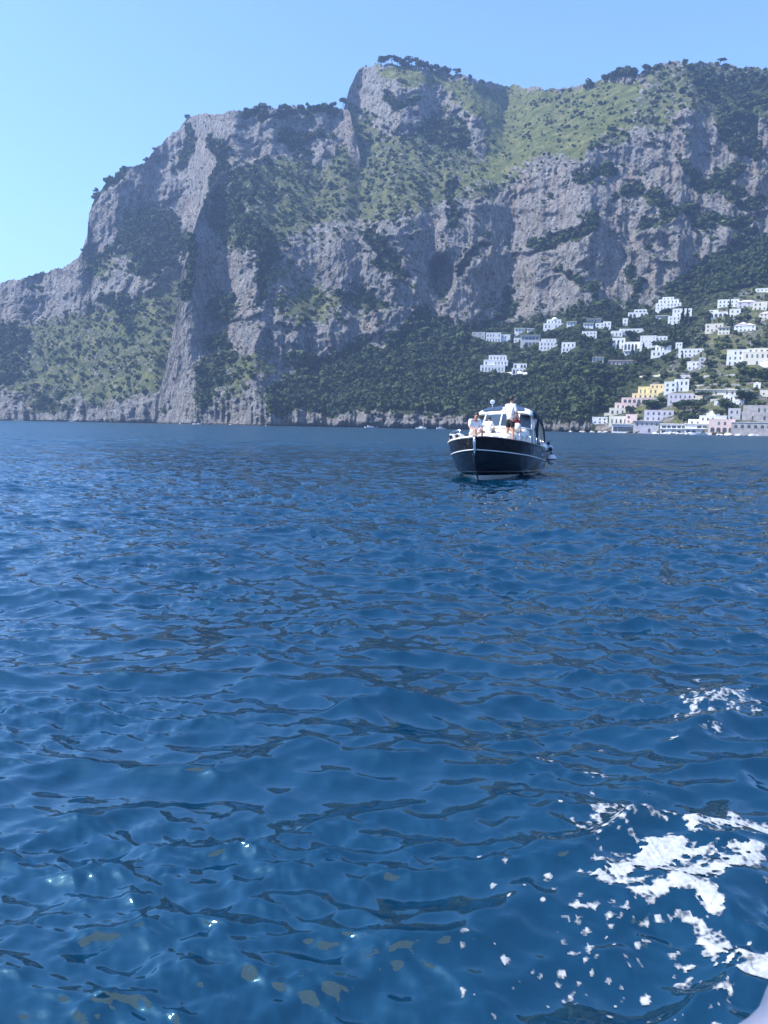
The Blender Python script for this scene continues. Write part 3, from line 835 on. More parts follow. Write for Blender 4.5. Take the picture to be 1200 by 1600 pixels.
_pr = [(-.5, -.5), (.5, -.5), (.5, .15)] + [(.5 * math.cos(a), .15 + .35 * math.sin(a)) for a in np.linspace(.4, 2.74, 6)] + [(-.5, .15)]
_ar.add([(x, -.5, z) for x, z in _pr] + [(x, .5, z) for x, z in _pr], [tuple(range(len(_pr)))[::1], tuple(range(2 * len(_pr) - 1, len(_pr) - 1, -1))] + [(i, i + len(_pr), (i + 1) % len(_pr) + len(_pr), (i + 1) % len(_pr)) for i in range(len(_pr))])
ME_ARCH = _ar.mesh('arch', M_GLASS_AND_SHADE)  # flat dark panel; its colour stands in for shade inside open arches

VILLAS = []; RECTS = []
def villa(x0, x1, y0, y1, wall, label, vols=None, rows=None, arch=False, roof='parapet', dome=False, name='villa', depth=None, cat='villa', T=None, skew=0.0, winfrac=0.30):
    """house whose front spans photo columns x0..x1 and rows y0..y1, standing on the slope there; vols: (f0, f1, h0, h1, setback) in fractions of width and height"""
    T = T or TB
    p, r = at_pixel(T, (x0 + x1) / 2, y1)
    sc = r / F_PX
    w, h = (x1 - x0) * sc * 1.02, (y1 - y0) * sc
    dp = depth or min(14, max(5.0, 0.55 * w))
    az = math.atan2(p[0], p[1])
    root = empty(name, (p[0], p[1], p[2]), -az + skew)
    RECTS.append((x0, x1, y0, y1)); VILLAS.append(((x0 + x1) / 2, (y0 + y1) / 2, label))
    vols = vols or [(0, 1, 0, 1, 0)]
    wb, rb = MB(), MB()
    floors = rows or max(1, round(h / 3.4))
    for f0, f1, h0, h1, sb in vols:
        ww = (f1 - f0) * w; cx = ((f0 + f1) / 2 - .5) * w; z0 = h0 * h - (9.0 if h0 == 0 else 0); z1 = h1 * h
        d0 = sb * dp
        wb.box((cx, d0 + dp / 2, (z0 + z1) / 2), (ww, dp, z1 - z0))
        if roof == 'parapet':
            for dx_, dy_, lx, ly in ((0, d0 - .03 + .15, ww + .12, .36), (0, d0 + dp - .12, ww + .12, .36), (-ww / 2 + .12, d0 + dp / 2, .36, dp - .4), (ww / 2 - .12, d0 + dp / 2, .36, dp - .4)):
                rb.box((cx + dx_, dy_, z1 + .3), (lx, ly, .62))
        elif roof == 'slab':
            rb.box((cx, d0 + dp / 2 - .4, z1 + .22), (ww + 1.2, dp + 1.6, .45))
        elif roof == 'hip':
            a, b_ = ww / 2 + .4, dp / 2 + .4; zr = z1 + min(2.6, .28 * min(ww, dp) + .8); k = max(0, a - b_)
            cy = d0 + dp / 2
            rb.add([(cx - a, cy - b_, z1), (cx + a, cy - b_, z1), (cx + a, cy + b_, z1), (cx - a, cy + b_, z1), (cx - k, cy, zr), (cx + k, cy, zr)],
                   [(0, 1, 5, 4), (1, 2, 5), (2, 3, 4, 5), (3, 0, 4), (3, 2, 1, 0)])
    wo = wb.build('wall', WALLS[wall], root)
    ro = rb.build('roof', M_TILE if roof == 'hip' else WALLS[wall], root)
    if dome:
        db = MB(); q = min(w, dp) * .28
        db.lathe([(q * math.cos(t), q * .8 * math.sin(t)) for t in np.linspace(0, 1.5, 7)], 14, (0, dp / 2, vols[-1][3] * h + .2)); db.build('dome', WALLS[wall], root, True)
    for f0, f1, h0, h1, sb in vols:
        ww = (f1 - f0) * w; hh = (h1 - h0) * h; nf = max(1, round(hh / (h / floors)))
        if ww < 2.5 or hh < 2.2: continue
        n = max(1, round(ww / 4.2))
        for i in range(nf):
            for k in range(n):
                if RND.random() < 0.12: continue
                cx = ((f0 + f1) / 2 - .5) * w + ((k + .5) / n - .5) * ww * .92
                fh = hh / nf
                o = link('arch' if arch and i == 0 else 'window', ME_ARCH if arch and i == 0 else (ME_SHUT if RND.random() < .25 else ME_WIN), root)
                wd = (ww / n) * (.62 if arch and i == 0 else winfrac * RND.uniform(.8, 1.2)); ht = fh * (.72 if arch and i == 0 else .5)
                o.location = (cx, sb * dp - .02, h0 * h + (i + .46) * fh); o.scale = (wd, .16, ht)
    return tag(root, label, cat, 'houses on the hillside')

S2 = [(0, 1, 0, .55, 0), (.15, .8, .55, 1, .3)]
V = villa
V(850,882,500,514,'white','white villa with a small dome high under the cliff', S2, 2, dome=True)
V(886,900,504,512,'white','low white arcaded house right of the small-domed villa', arch=True, roof='slab')
V(760,796,521,535,'white','long low white villa with a dark recessed porch, leftmost of its row', [(0,.62,0,1,0),(.62,1,0,.82,.15)], 2)
V(804,820,514,523,'white','small white house above the dark glazed house', roof='slab')
V(824,834,514,518,'white','tiny white hut behind the trees right of a small white house', roof='slab')
V(814,842,525,541,'grey','dark fronted house with a pale flat roof line', roof='slab', winfrac=.8, rows=2)
V(843,870,531,547,'white','bright white cubic villa with dark windows above the wooded spur', [(0,1,0,.75,0),(.1,.9,.75,1,.1)], 2)
V(878,900,536,550,'white','white two-tier house right of the bright cubic villa', [(0,1,0,.5,0),(0,.9,.5,1,.35)], 2)
V(751,792,556,582,'white','large stepped white villa, lowest of the left-hand houses', [(0,.9,0,.4,0),(.12,1,.4,.72,.2),(.3,.95,.72,1,.4)], 3)
V(800,822,569,585,'white','arcaded white pavilion beside the large stepped villa', [(0,1,0,.55,0),(.1,1,.55,1,.3)], 2, arch=True)
V(738,757,520,529,'grey','faint grey house at the left end of the villas')
V(803,814,529,535,'white','tiny white outbuilding beside the dark fronted house')
V(912,926,506,514,'white','small white house at the left of the upper middle cluster', roof='slab')
V(931,953,504,514,'white','white house with stepped roof in the upper middle cluster', [(0,.6,0,.8,0),(.5,1,0,1,.1)])
V(910,931,519,528,'white','white boxy house just below the upper middle cluster')
V(918,938,499,503,'grey','long flat grey roofed house topping the upper middle cluster', roof='slab', rows=1)
V(983,1011,485,496,'white','white villa under the pale rock with an open loggia', [(0,1,0,.6,0),(.3,.9,.6,1,.2)], 2, arch=True)
V(1027,1061,466,484,'white','grand white villa with pillared storeys and terraced roof', [(0,1,0,.5,0),(.1,.9,.5,.8,.15),(.25,.7,.8,1,.3)], 3)
V(973,980,499,509,'white','narrow white tower-like house in the trees')
V(957,1004,515,526,'white','long angled white villa above the courtyard villa', [(0,.35,0,.7,0),(.25,1,.2,1,.2)], 2)
V(957,975,530,546,'white','tall white left wing of the courtyard villa', rows=2)
V(975,1001,536,548,'white','white arcaded middle range of the courtyard villa', arch=True, rows=1)
V(1001,1023,527,546,'white','blank pale block at the right of the courtyard villa', winfrac=.1)
V(1023,1041,527,537,'white','small white house behind the pale blank block')
V(1019,1046,541,557,'white','broad white house with a wide lower terrace below the courtyard villa', [(0,1,0,.5,0),(.2,1,.5,1,.4)], 2)
V(976,994,549,554,'white','low white garden house under the courtyard arcade', roof='slab')
V(1026,1043,494,498,'white','low white flat-roofed house left of the big white cube villa', roof='slab')
V(926,942,559,566,'cream','small cream house at the edge of the wooded spur', roof='slab')
V(950,986,564,571,'pink','long low pinkish terrace house below the courtyard villa', roof='slab', rows=1)
V(1046,1077,485,506,'white','big white cube villa with two storeys of windows and a lower step', [(0,.9,0,.5,0),(.18,1,.5,1,.15)], 3)
V(1124,1151,470,480,'white','white villa at the upper right edge of the forest')
V(1155,1178,473,481,'mauve','house with a low mauve tiled roof at the upper right', roof='hip')
V(1178,1196,474,485,'cream','cream block house at the upper right among olives')
V(1184,1215,452,459,'white','highest white house, at the right edge of the picture')
V(1110,1134,486,497,'white','white villa with a shaded porch above the cream villa', [(0,1,0,.7,0),(0,.5,.7,1,.2)], 2, arch=True)
V(1141,1155,485,496,'white','compact white house right of the shaded porch villa')
V(1189,1215,491,499,'cream','cream house at the right edge below the cream block house', roof='hip')
V(1104,1127,508,519,'cream','cream villa with square windows above the olive grove')
V(1123,1138,513,523,'cream','small lower cream house touching the cream villa', roof='slab')
V(1150,1177,507,518,'white','white gabled villa above the olive grove', [(0,1,0,.75,0),(.2,.6,.75,1,.2)], roof='hip')
V(1063,1099,547,558,'white','long white villa with two even rows of windows', rows=2)
V(1075,1092,567,578,'white','white house with tall slim windows below the long two-row villa')
V(1092,1101,561,575,'grey','tall narrow pale house beside the slim-windowed house')
V(1138,1166,550,571,'white','white left wing of the large hotel', rows=3)
V(1166,1215,548,572,'cream','large cream hotel at the right edge with many windows', [(0,1,0,.8,0),(.1,.7,.8,1,.2)], 3, cat='hotel')
V(1056,1065,537,546,'white','small white house behind the tall cypress')
V(998,1017,606,617,'yellow','crenellated yellow top storey of the terraced hotel', rows=1, cat='hotel')
V(1014,1041,602,616,'yellow','yellow and pink upper right wing of the terraced hotel', [(0,1,0,.6,0),(.1,.8,.6,1,.2)], 2, cat='hotel')
V(990,1026,616,623,'yellow','long yellow second tier of the terraced hotel', rows=1, cat='hotel')
V(974,1022,623,632,'pink','long pinkish third tier of the terraced hotel', rows=1, arch=True, cat='hotel')
V(962,992,631,641,'pink','pinkish fourth tier of the terraced hotel', rows=1, cat='hotel')
V(953,976,639,649,'cream','cream lowest tier of the terraced hotel', rows=1, cat='hotel')
V(1040,1073,595,613,'white','white house with irregular roofs right of the yellow hotel', [(0,.5,0,.8,0),(.4,1,0,1,.1)], 2)
V(1046,1086,617,632,'mauve','long pale block with a tall dark doorway', rows=2)
V(1009,1049,643,658,'mauve','long mauve-grey block above the waterside', rows=2)
V(926,948,653,662,'white','small white cottage alone at the left end of the waterfront')
V(953,986,652,664,'cream','cream waterfront house under the terraced hotel', rows=1)
V(978,994,649,662,'pink','pink house pressed against the cream waterfront house', rows=2)
V(958,1001,664,677,'white','waterside bathing establishment with a white roof and dark glazing', roof='slab', winfrac=.85, rows=1, name='bathing_house')
V(993,1043,659,668,'grey','long grey waterside terrace building', roof='slab', rows=1)
V(1001,1027,667,678,'mauve','low mauve boathouse at the water', rows=1, name='boathouse')
V(1034,1071,664,678,'white','white waterside restaurant with two balcony bands', [(0,1,0,.5,0),(0,1,.5,1,.25)], 2, roof='slab', winfrac=.7)
V(1073,1111,664,678,'white','white waterside terrace block left of the pink arcade', [(0,1,0,.5,0),(0,1,.5,1,.25)], 2, roof='slab', winfrac=.7)
V(1120,1158,619,634,'white','pale white house with stepped terraces above the pines', [(0,1,0,.4,0),(.3,1,.4,1,.3)], 2)
V(1092,1145,610,618,'cream','long pale terrace building above the waterside pines', rows=1, roof='slab')
V(1096,1131,645,659,'white','white villa with a rounded central roof above the arcade', [(0,1,0,.55,0),(.25,.75,.55,.8,.2)], 2, dome=True)
V(1078,1111,657,665,'white','low white house at the foot of the rounded-roof villa', rows=1)
V(1110,1144,658,676,'pink','pinkish stone arcade building on the waterfront', rows=2, arch=True)
V(1140,1166,641,657,'grey','grey and white house left of the stone tower house', [(0,.6,0,1,0),(.5,1,0,.7,.1)], 2)
V(1164,1196,637,659,'stone','dark stone tower house with small square windows', rows=2, winfrac=.3)
V(1178,1187,600,607,'white','tiny white domed pavilion under the large hotel', dome=True, rows=1, name='pavilion')
V(1190,1215,612,622,'cream','cream house cut by the right edge of the picture', rows=1)

def hides_villa(px, py, mx, my):
    return any(x0 - mx < px < x1 + mx and y0 - 1 < py < y1 + my for x0, x1, y0, y1 in RECTS)
HILL_TREES = []
_n = 0
while _n < 110:
    px, py = RND.uniform(735, 1210), RND.uniform(470, 668)
    if in_poly(np.array([px]), np.array([py]), VILLAGE)[0] < 3 or hides_villa(px, py, 4, 7): continue
    k = RND.choice(['oak', 'oak', 'broad', 'olive'] if px < 1000 else ['olive', 'olive', 'broad', 'oak'])
    HILL_TREES.append((px, py, k)); HILL_TREES[-1] += (plant(k, 'hillside_tree', TB, px, py, RND.uniform(8, 15), {'oak': 'dark round-headed tree among the hillside villas', 'broad': 'mid green leafy tree among the hillside villas', 'olive': 'pale grey-green tree among the hillside villas'}[k],
          {'oak': 'dark trees among the villas', 'broad': 'green trees among the villas', 'olive': 'olive trees among the villas'}[k], RND.uniform(1.0, 1.4)),); _n += 1

_p, _s, _k = scatter_points(TB, 1); print('plants B', len(_p))
scatter('hillside_scrub', _p, _s, _k, 'green scrub and woodland covering the slopes of the high mountain')
_p, _s, _k = scatter_points(TA, 2); print('plants A', len(_p))
scatter('far_hillside_scrub', _p, _s, _k, 'green scrub covering the far mountain on the left')



import re as _re
def short(l): return _re.split(r', | (?:with|above|below|beside|under|right of|left of|high|at|in|among|behind|between|beneath|touching|alone|cut|lying|over|topping|pressed) ', l)[0]
_count = {}
for _x, _y, _l in VILLAS: _count[short(_l)] = _count.get(short(_l), 0) + 1
_seen = {}
for px, py, k, ob in HILL_TREES:
    vx, vy, vl = min(VILLAS, key=lambda v: math.hypot(v[0] - px, 1.5 * (v[1] - py)))
    rel = ('left of' if px < vx else 'right of') if abs(px - vx) > 1.2 * abs(py - vy) else ('above' if py < vy else 'below')
    hd = short(vl) if _count[short(vl)] == 1 else ' '.join(vl.split()[:10])
    lab = {'oak': 'dark tree', 'broad': 'green tree', 'olive': 'pale olive tree'}[k] + ' ' + rel + ' the ' + hd
    ob['label'] = lab

def strip_wall(name, pts, hpx, mat, label, thick=1.2, cat='wall'):
    mb = MB(); P = []
    for px, py in pts:
        p, r = at_pixel(TB, px, py); P.append((p, hpx / F_PX * r))
    o = np.mean([p for p, _ in P], 0)
    for (a, ha), (b, hb) in zip(P[:-1], P[1:]):
        m = (a + b) / 2 - o; d = b - a; L = math.hypot(d[0], d[1])
        mb.box((m[0], m[1], m[2] + (ha) / 2 - 2), (L + .3, thick, ha + 4), math.atan2(d[1], d[0]))
    ob = mb.build(name, mat, None, False, o)
    return tag(ob, label, cat, 'garden and harbour walls')
for k, (pts, h, m, lab) in enumerate([
 ([(1100,590),(1140,588),(1180,586)], 2.5, 'grey', 'upper grey terrace wall below the large hotel'), ([(1080,604),(1120,603),(1160,602)], 2.5, 'stone', 'stone terrace wall in the green gardens below the hotel'),
 ([(1100,609),(1150,610),(1200,609)], 2, 'stone', 'long stone terrace wall above the pale terrace building'), ([(1160,618),(1200,620)], 2, 'cream', 'short pale wall at the right edge among green trees'),
 ([(790,585),(815,585),(842,586)], 4, 'white', 'white garden wall below the arcaded pavilion'), ([(1120,500),(1150,501),(1195,503)], 2, 'stone', 'stone wall across the upper olive grove'), ([(1060,590),(1090,586)], 2, 'grey', 'short grey wall under the slim-windowed house'),
 ([(944,651),(960,646),(976,643)], 3, 'cream', 'pale lowest terrace wall beside the terraced hotel'), ([(1085,626),(1112,620),(1146,612)], 5, 'cream', 'long pale sloping terrace bank above the waterside pines'), ([(1086,633),(1110,629),(1128,625)], 3, 'cream', 'pale wall below the long sloping terrace bank'),
 ([(1000,590),(1030,588),(1060,584)], 2, 'cream', 'thin pale wall above the yellow hotel'), ([(930,600),(945,592),(960,585)], 2, 'cream', 'pale path wall on the wooded spur'), ([(1150,560),(1200,578)], 2, 'white', 'white garden wall below the cream hotel')]):
    strip_wall('garden_parapet', pts, h, WALLS[m], lab)

def sea_wall():
    p0, r0 = at_pixel(TB, 1172, 677); az = math.atan2(p0[0], p0[1]); sc = r0 / F_PX
    root = empty('harbour_arcade', (p0[0], p0[1] - 3, 0), -az)
    w, h = 62 * sc, 18 * sc
    mb = MB(); mb.box((2, 5, h / 2 - 3), (w, 10, h + 6)); mb.build('wall', WALLS['stone'], root)
    cb = MB(); cb.box((2, 4.9, h + .25), (w + .6, 10.6, .5)); cb.build('coping', WALLS['mauve'], root)
    for k in range(7):
        o = link('arch', ME_ARCH, root); o.location = (2 + (k - 3) * w / 7.4, -.03, h * .72); o.scale = (w / 16, .2, h * .26)  # niche shade given as dark panels on the wall face
    return tag(root, 'long stone sea wall with a row of arched niches at the right', 'sea wall')
sea_wall()

# boulders and quay slabs at the foot of the village
M_ROCK = simple('shore_limestone', (0.50, 0.47, 0.43), 0.95, var=0.3, scale=0.6)
def boulder_mesh(seed):
    bm = bmesh.new(); bmesh.ops.create_icosphere(bm, subdivisions=2, radius=1)
    for v in bm.verts:
        n = float(pnoise(v.co.x * 1.3 + seed * 9, v.co.y * 1.3, v.co.z * 1.3)); v.co *= 1 + .45 * n; v.co.z *= .62
    me = bpy.data.meshes.new('boulder'); bm.to_mesh(me); bm.free(); me.materials.append(M_ROCK); return me
BOULD = [boulder_mesh(k) for k in range(4)]
for k in range(46):
    px = RND.uniform(880, 1205) if k < 34 else RND.uniform(20, 700)
    T = TB if px > 260 else TA
    a, _ = ray(px, 670.0); i = int(np.searchsorted(T['az'], a)); r = T['R'][min(i, len(T['az']) - 1), 0] - RND.uniform(-2, 9)
    o = link('boulder', BOULD[k % 4], None, (r * math.sin(a), r * math.cos(a), RND.uniform(-.3, .4)), (0, 0, RND.uniform(0, 6)))
    q = RND.uniform(1.0, 2.6); o.scale = (q * 1.3, q, q)
    tag(o, 'pale boulder at the waterline below the village' if px > 870 else 'pale boulder at the foot of the sea cliff', 'boulder', 'boulders below the village' if px > 870 else 'boulders below the cliff')

# ================================================================== SMALL BOATS BY THE SHORE
M_WGEL = simple('white_gelcoat', (0.82, 0.82, 0.80), 0.25, var=0.03, coat=0.3)
M_NAVY = simple('navy_gelcoat', (0.003, 0.005, 0.013), 0.12, var=0.2, coat=0.15, spec=0.35)
def small_boat(px, off, L, label, mat, cab=True):
    a, _ = ray(px, 668.0); T = TB if px > 260 else TA
    i = int(np.searchsorted(T['az'], a)); r = T['R'][i, 0] - off
    root = empty('moored_boat', (r * math.sin(a), r * math.cos(a), 0), RND.uniform(-.5, .5) + (math.pi if RND.random() < .5 else 0))
    hb = MB(); V_, F_ = [], []
    st = [(0, .05, .36), (.12, .09, .3), (.35, .145, .25), (.7, .15, .22), (1, .13, .22)]
    for t, b_, z in st:
        x = (.5 - t) * L
        V_ += [(x, -b_ * L, z * L * .5), (x - .02 * L, -b_ * L * .7, -.03 * L), (x - .02 * L, b_ * L * .7, -.03 * L), (x, b_ * L, z * L * .5)]
    for k in range(4):
        for j in range(4): F_.append((k * 4 + j, k * 4 + (j + 1) % 4, k * 4 + 4 + (j + 1) % 4, k * 4 + 4 + j))
    F_ += [(3, 2, 1, 0), (16, 17, 18, 19)]
    hb.add(V_, F_); hb.build('hull', mat, root)
    if cab:
        c = MB(); c.box((-.02 * L, 0, .18 * L), (.3 * L, .2 * L, .14 * L)); c.box((.14 * L, 0, .15 * L), (.14 * L, .18 * L, .07 * L)); c.build('cabin', M_WGEL, root)
        g = MB(); g.box((-.02 * L, 0, .2 * L), (.302 * L, .203 * L, .05 * L)); g.build('window_band', M_GLASS_AND_SHADE, root)
    return tag(root, label, 'boat', 'small boats near the shore')
small_boat(577, 40, 10, 'small white motor boat below the middle of the cliff', M_WGEL)
small_boat(658, 40, 11, 'white motor boat near shore just left of the big dark boat', M_WGEL)
small_boat(689, 30, 10, 'white boat near shore right behind the big dark boat\'s bow', M_WGEL)
small_boat(30, 30, 15, 'pale yellow boat close under the far left rocks', simple('pale_yellow_paint', (.75, .68, .4), .4), False)
small_boat(310, 25, 7, 'tiny white boat at the foot of the tall buttress', M_WGEL)
small_boat(112, 25, 9, 'white boat close to the far left shore', M_WGEL)
small_boat(1092, 60, 11, 'white boat lying off the waterside terraces', M_WGEL, False)

# ================================================================== THE MOTOR BOAT
TH = R_(22.0)
_bx, _by = on_water(741.0, 750.0)
BOAT = empty('motor_boat', (float(_bx), float(_by), 0.0), math.pi / 2 - TH)
BOAT.rotation_euler = (R_(-1.8), R_(1.2), math.pi / 2 - TH)
tag(BOAT, 'dark navy motor boat with cream deck and white hardtop lying bow-on', 'motor boat')
M_STRAKE = simple('dark_mahogany_topside', (0.012, 0.006, 0.007), 0.1, var=0.5, scale=2, coat=0.15, spec=0.35)
M_CREAM = simple('cream_deck', (0.74, 0.68, 0.56), 0.5, var=0.05)
M_STEEL = simple('stainless_steel', (0.75, 0.75, 0.76), 0.18, metal=1.0, var=0.03)
M_CANVAS = simple('navy_canvas', (0.012, 0.018, 0.035), 0.8, var=0.3)
M_TINT = simple('tinted_glass', (0.035, 0.055, 0.075), 0.04, var=0.2, coat=0.5)
M_TEAK = simple('teak', (0.35, 0.2, 0.1), 0.6, var=0.2, scale=8)
M_BOOT = simple('white_boot_stripe', (0.75, 0.75, 0.72), 0.4, var=0.05)
M_BLACK = simple('black_rubber', (0.012, 0.012, 0.014), 0.5, var=0.2)
LB = 7.6

def plan(t, p):
    """relative half breadth along the length: bluff bow, full amidships, slightly narrower stern"""
    q = np.clip(t / 0.42, 0, 1)
    b = (1 - (1 - q) ** 2.1) ** p
    return b * (1 - 0.20 * smooth(t, 0.55, 1.0))
def sheer(t): return 1.60 - 0.98 * t + 0.50 * t * t
# levels: (half beam, exponent, height function, stem set-back)
LEV = [(1.78, 0.62, lambda t: sheer(t), 0.0), (1.74, 0.66, lambda t: sheer(t) - 0.20, 0.03), (1.68, 0.72, lambda t: sheer(t) - 0.46, 0.07),
       (1.62, 0.78, lambda t: sheer(t) * 0.45 + 0.02, 0.14), (1.54, 0.9, lambda t: 0.42 - 0.12 * t, 0.20), (1.46, 1.0, lambda t: 0.30 - 0.10 * t, 0.26),
       (1.32, 1.15, lambda t: 0.16 - 0.02 * t, 0.38), (1.15, 1.3, lambda t: 0.0 * t - 0.03, 0.55), (0.55, 1.5, lambda t: 0.0 * t - 0.40, 0.9), (0.0, 1.5, lambda t: 0.0 * t - 0.55, 1.1)]
TS = np.concatenate([np.linspace(0, 0.12, 9)[:-1], np.linspace(0.12, 0.45, 11)[:-1], np.linspace(0.45, 1, 12)])
def hull_line(k, side):
    b, p, zf, sb = LEV[k]
    return [(sb + t * (LB - sb), side * b * float(plan(t, p)), float(zf(t))) for t in TS]
def hull_skin(k0, k1, name, mat):
    mb = MB(); n = len(TS)
    for side in (-1, 1):
        Vv = []
        for k in range(k0, k1 + 1): Vv += hull_line(k, side)
        Ff = []
        for k in range(k1 - k0):
            for i in range(n - 1):
                f = (k * n + i, k * n + i + 1, (k + 1) * n + i + 1, (k + 1) * n + i)
                Ff.append(f if side < 0 else f[::-1])
        mb.add(Vv, Ff)
    for k in range(k0, k1):      # transom
        a, b_ = hull_line(k, -1)[-1], hull_line(k + 1, -1)[-1]
        mb.add([a, b_, (b_[0], -b_[1], b_[2]), (a[0], -a[1], a[2])], [(0, 1, 2, 3)])
    return mb.build(name, mat, BOAT, True)
hull_skin(0, 2, 'upper_strake', M_STRAKE)
hull_skin(2, 6, 'hull', M_NAVY)
hull_skin(6, 7, 'boot_stripe', M_BOOT)
hull_skin(7, 9, 'bottom', M_NAVY)
for side in (-1, 1):
    L0 = hull_line(2, side); mb = MB(); mb.tube([(x, y + side * .012, z) for x, y, z in L0], 0.022, 6); mb.build('rub_stripe', M_BOOT, BOAT, True)
    L0 = hull_line(0, side); mb = MB(); mb.tube([(x, y, z + .015) for x, y, z in L0], 0.04, 8); mb.build('gunwale', M_CREAM if side > 0 else M_STRAKE, BOAT, True)
    L0 = hull_line(5, side); mb = MB(); mb.tube([(x, y + side * .01, z) for x, y, z in L0], 0.03, 6); mb.build('spray_rail', M_NAVY, BOAT, True)
mb = MB(); mb.tube([(0.0, 0, 1.62), (0.05, 0, 1.1), (0.16, 0, .6), (0.3, 0, .28), (0.55, 0, -.03), (1.1, 0, -.5)], [.05, .045, .04, .04, .035, .03], 8); mb.build('stem', M_NAVY, BOAT, True)
mb = MB(); mb.tube([(-.02, 0, 1.64), (-.03, 0, 1.45), (.03, 0, 1.1), (.06, 0, .95)], [.05, .055, .045, .02], 8); mb.build('stem_plate', M_STEEL, BOAT, True)
# deck
mb = MB(); n = len(TS)
Vv = []
for t in TS:
    b_ = 1.78 * float(plan(t, .62)); z = float(sheer(t))
    for f in np.linspace(-1, 1, 9): Vv.append((t * LB + .02, f * b_ * .985, z - .03 + .05 * (1 - f * f)))
mb.add(Vv, [(i * 9 + j, i * 9 + j + 1, i * 9 + 10 + j, i * 9 + 9 + j) for i in range(n - 1) for j in range(8)]); mb.build('deck', M_CREAM, BOAT, True)
# coachroof: a low sloping trunk rising to the windscreen
def loft(name, mat, secs, parent=BOAT, smooth_=False):
    mb = MB(); m = len(secs[0]); V_ = [p for s_ in secs for p in s_]
    F_ = [(i * m + j, i * m + j + 1, i * m + m + j + 1, i * m + m + j) for i in range(len(secs) - 1) for j in range(m - 1)]
    mb.add(V_, F_ + [tuple(range(m))[::-1], tuple((len(secs) - 1) * m + j for j in range(m))]); return mb.build(name, mat, parent, smooth_)
def trunk_sec(x, w, z0, z1): return [(x, -w, z0), (x, -w * .93, z1 - .12), (x + .02, -w * .8, z1 - .02), (x + .03, 0, z1 + .03), (x + .02, w * .8, z1 - .02), (x, w * .93, z1 - .12), (x, w, z0)]
loft('coachroof', M_CREAM, [trunk_sec(1.9, .72, 1.25, 1.62), trunk_sec(2.05, .84, 1.2, 1.76), trunk_sec(2.9, 1.12, 1.1, 1.88), trunk_sec(3.9, 1.26, 1.0, 2.0), trunk_sec(4.25, 1.28, 1.0, 2.04)], smooth_=True)
for side in (-1, 1):
    for x in (2.55, 3.15, 3.7):
        w = np.interp(x, [2.05, 2.9, 3.9], [.84, 1.12, 1.26]) * .965; z = np.interp(x, [2.05, 3.9], [1.5, 1.68])
        mb = MB(); mb.lathe([(.10, -.02), (.10, .02), (.085, .03)], 14, (x, side * w, z), (-.25, side, .25)); p = mb.build('porthole', M_STEEL, BOAT, True)
        mb = MB(); mb.lathe([(.075, 0), (.075, .036)], 14, (x, side * w, z), (-.25, side, .25)); mb.build('pane', M_TINT, p)
mb = MB(); mb.box((2.5, .1, 1.87), (.5, .5, .05)); mb.build('deck_hatch', M_TINT, BOAT)
mb = MB(); mb.box((1.55, .05, 1.60), (1.0, 1.0, .14)); mb.build('sun_pad', simple('sun_pad_vinyl', (.76, .72, .63), .6), BOAT)
# windscreen: white frame with five raked panes
WB = [(4.55, 1.24, 1.98), (4.05, .78, 2.06), (3.95, 0.0, 2.10), (4.05, -.78, 2.06), (4.55, -1.24, 1.98)]
WT = [(4.95, 1.12, 2.62), (4.50, .72, 2.66), (4.42, 0.0, 2.68), (4.50, -.72, 2.66), (4.95, -1.12, 2.62)]
mb = MB(); mb.tube(WB, .045, 8); mb.tube(WT, .05, 8)
for a, b_ in zip(WB, WT): mb.tube([a, b_], .035, 8)
wf = mb.build('windscreen_frame', M_WGEL, BOAT, True)
for i in range(4):
    mb = MB(); q = [Vector(WB[i]), Vector(WB[i + 1]), Vector(WT[i + 1]), Vector(WT[i])]; c = sum(q, Vector()) / 4
    nrm = (q[1] - q[0]).cross(q[3] - q[0]).normalized() * .008
    q = [c + (p - c) * .97 for p in q]
    mb.add([p + nrm for p in q] + [p - nrm for p in q], [(0, 1, 2, 3), (7, 6, 5, 4), (0, 4, 5, 1), (1, 5, 6, 2), (2, 6, 7, 3), (3, 7, 4, 0)]); mb.build('pane', M_TINT, wf)
mb = MB(); mb.tube([(4.98, 1.26, 1.35), (5.0, 1.2, 2.0), (5.02, 1.12, 2.6)], .04, 8); mb.tube([(4.98, -1.26, 1.35), (5.0, -1.2, 2.0), (5.02, -1.12, 2.6)], .04, 8); mb.build('door_post', M_WGEL, BOAT, True)
# hardtop: white arched visor with two tinted roof lights, side pillars
def arch_sec(x, w, z0, z1, n=13): return [(x, -w * math.cos(a), z0 + (z1 - z0) * math.sin(a) ** .7) for a in np.linspace(0, math.pi, n)]
def shell(name, mat, secs, th, parent=BOAT):
    mb = MB(); m = len(secs[0]); V_ = [p for s_ in secs for p in s_]; V_ += [(x + .02, y * .985, z - th) for x, y, z in V_]; k = len(secs) * m; F_ = []
    for i in range(len(secs) - 1):
        for j in range(m - 1):
            f = (i * m + j, i * m + j + 1, i * m + m + j + 1, i * m + m + j); F_ += [f, tuple(q + k for q in f[::-1])]
    for i in range(len(secs) - 1):
        for j in (0, m - 1): F_.append((i * m + j, i * m + m + j, i * m + m + j + k, i * m + j + k))
    for j in range(m - 1):
        F_.append((j, j + k, j + 1 + k, j + 1)); q = (len(secs) - 1) * m; F_.append((q + j, q + j + 1, q + j + 1 + k, q + j + k))
    mb.add(V_, F_); return mb.build(name, mat, parent, True)
hard = shell('hardtop', M_WGEL, [arch_sec(4.42, 1.20, 2.58, 2.74), arch_sec(4.62, 1.22, 2.60, 2.86), arch_sec(4.92, 1.22, 2.62, 2.99), arch_sec(5.5, 1.2, 2.62, 3.04), arch_sec(6.0, 1.16, 2.6, 3.02)], .05)
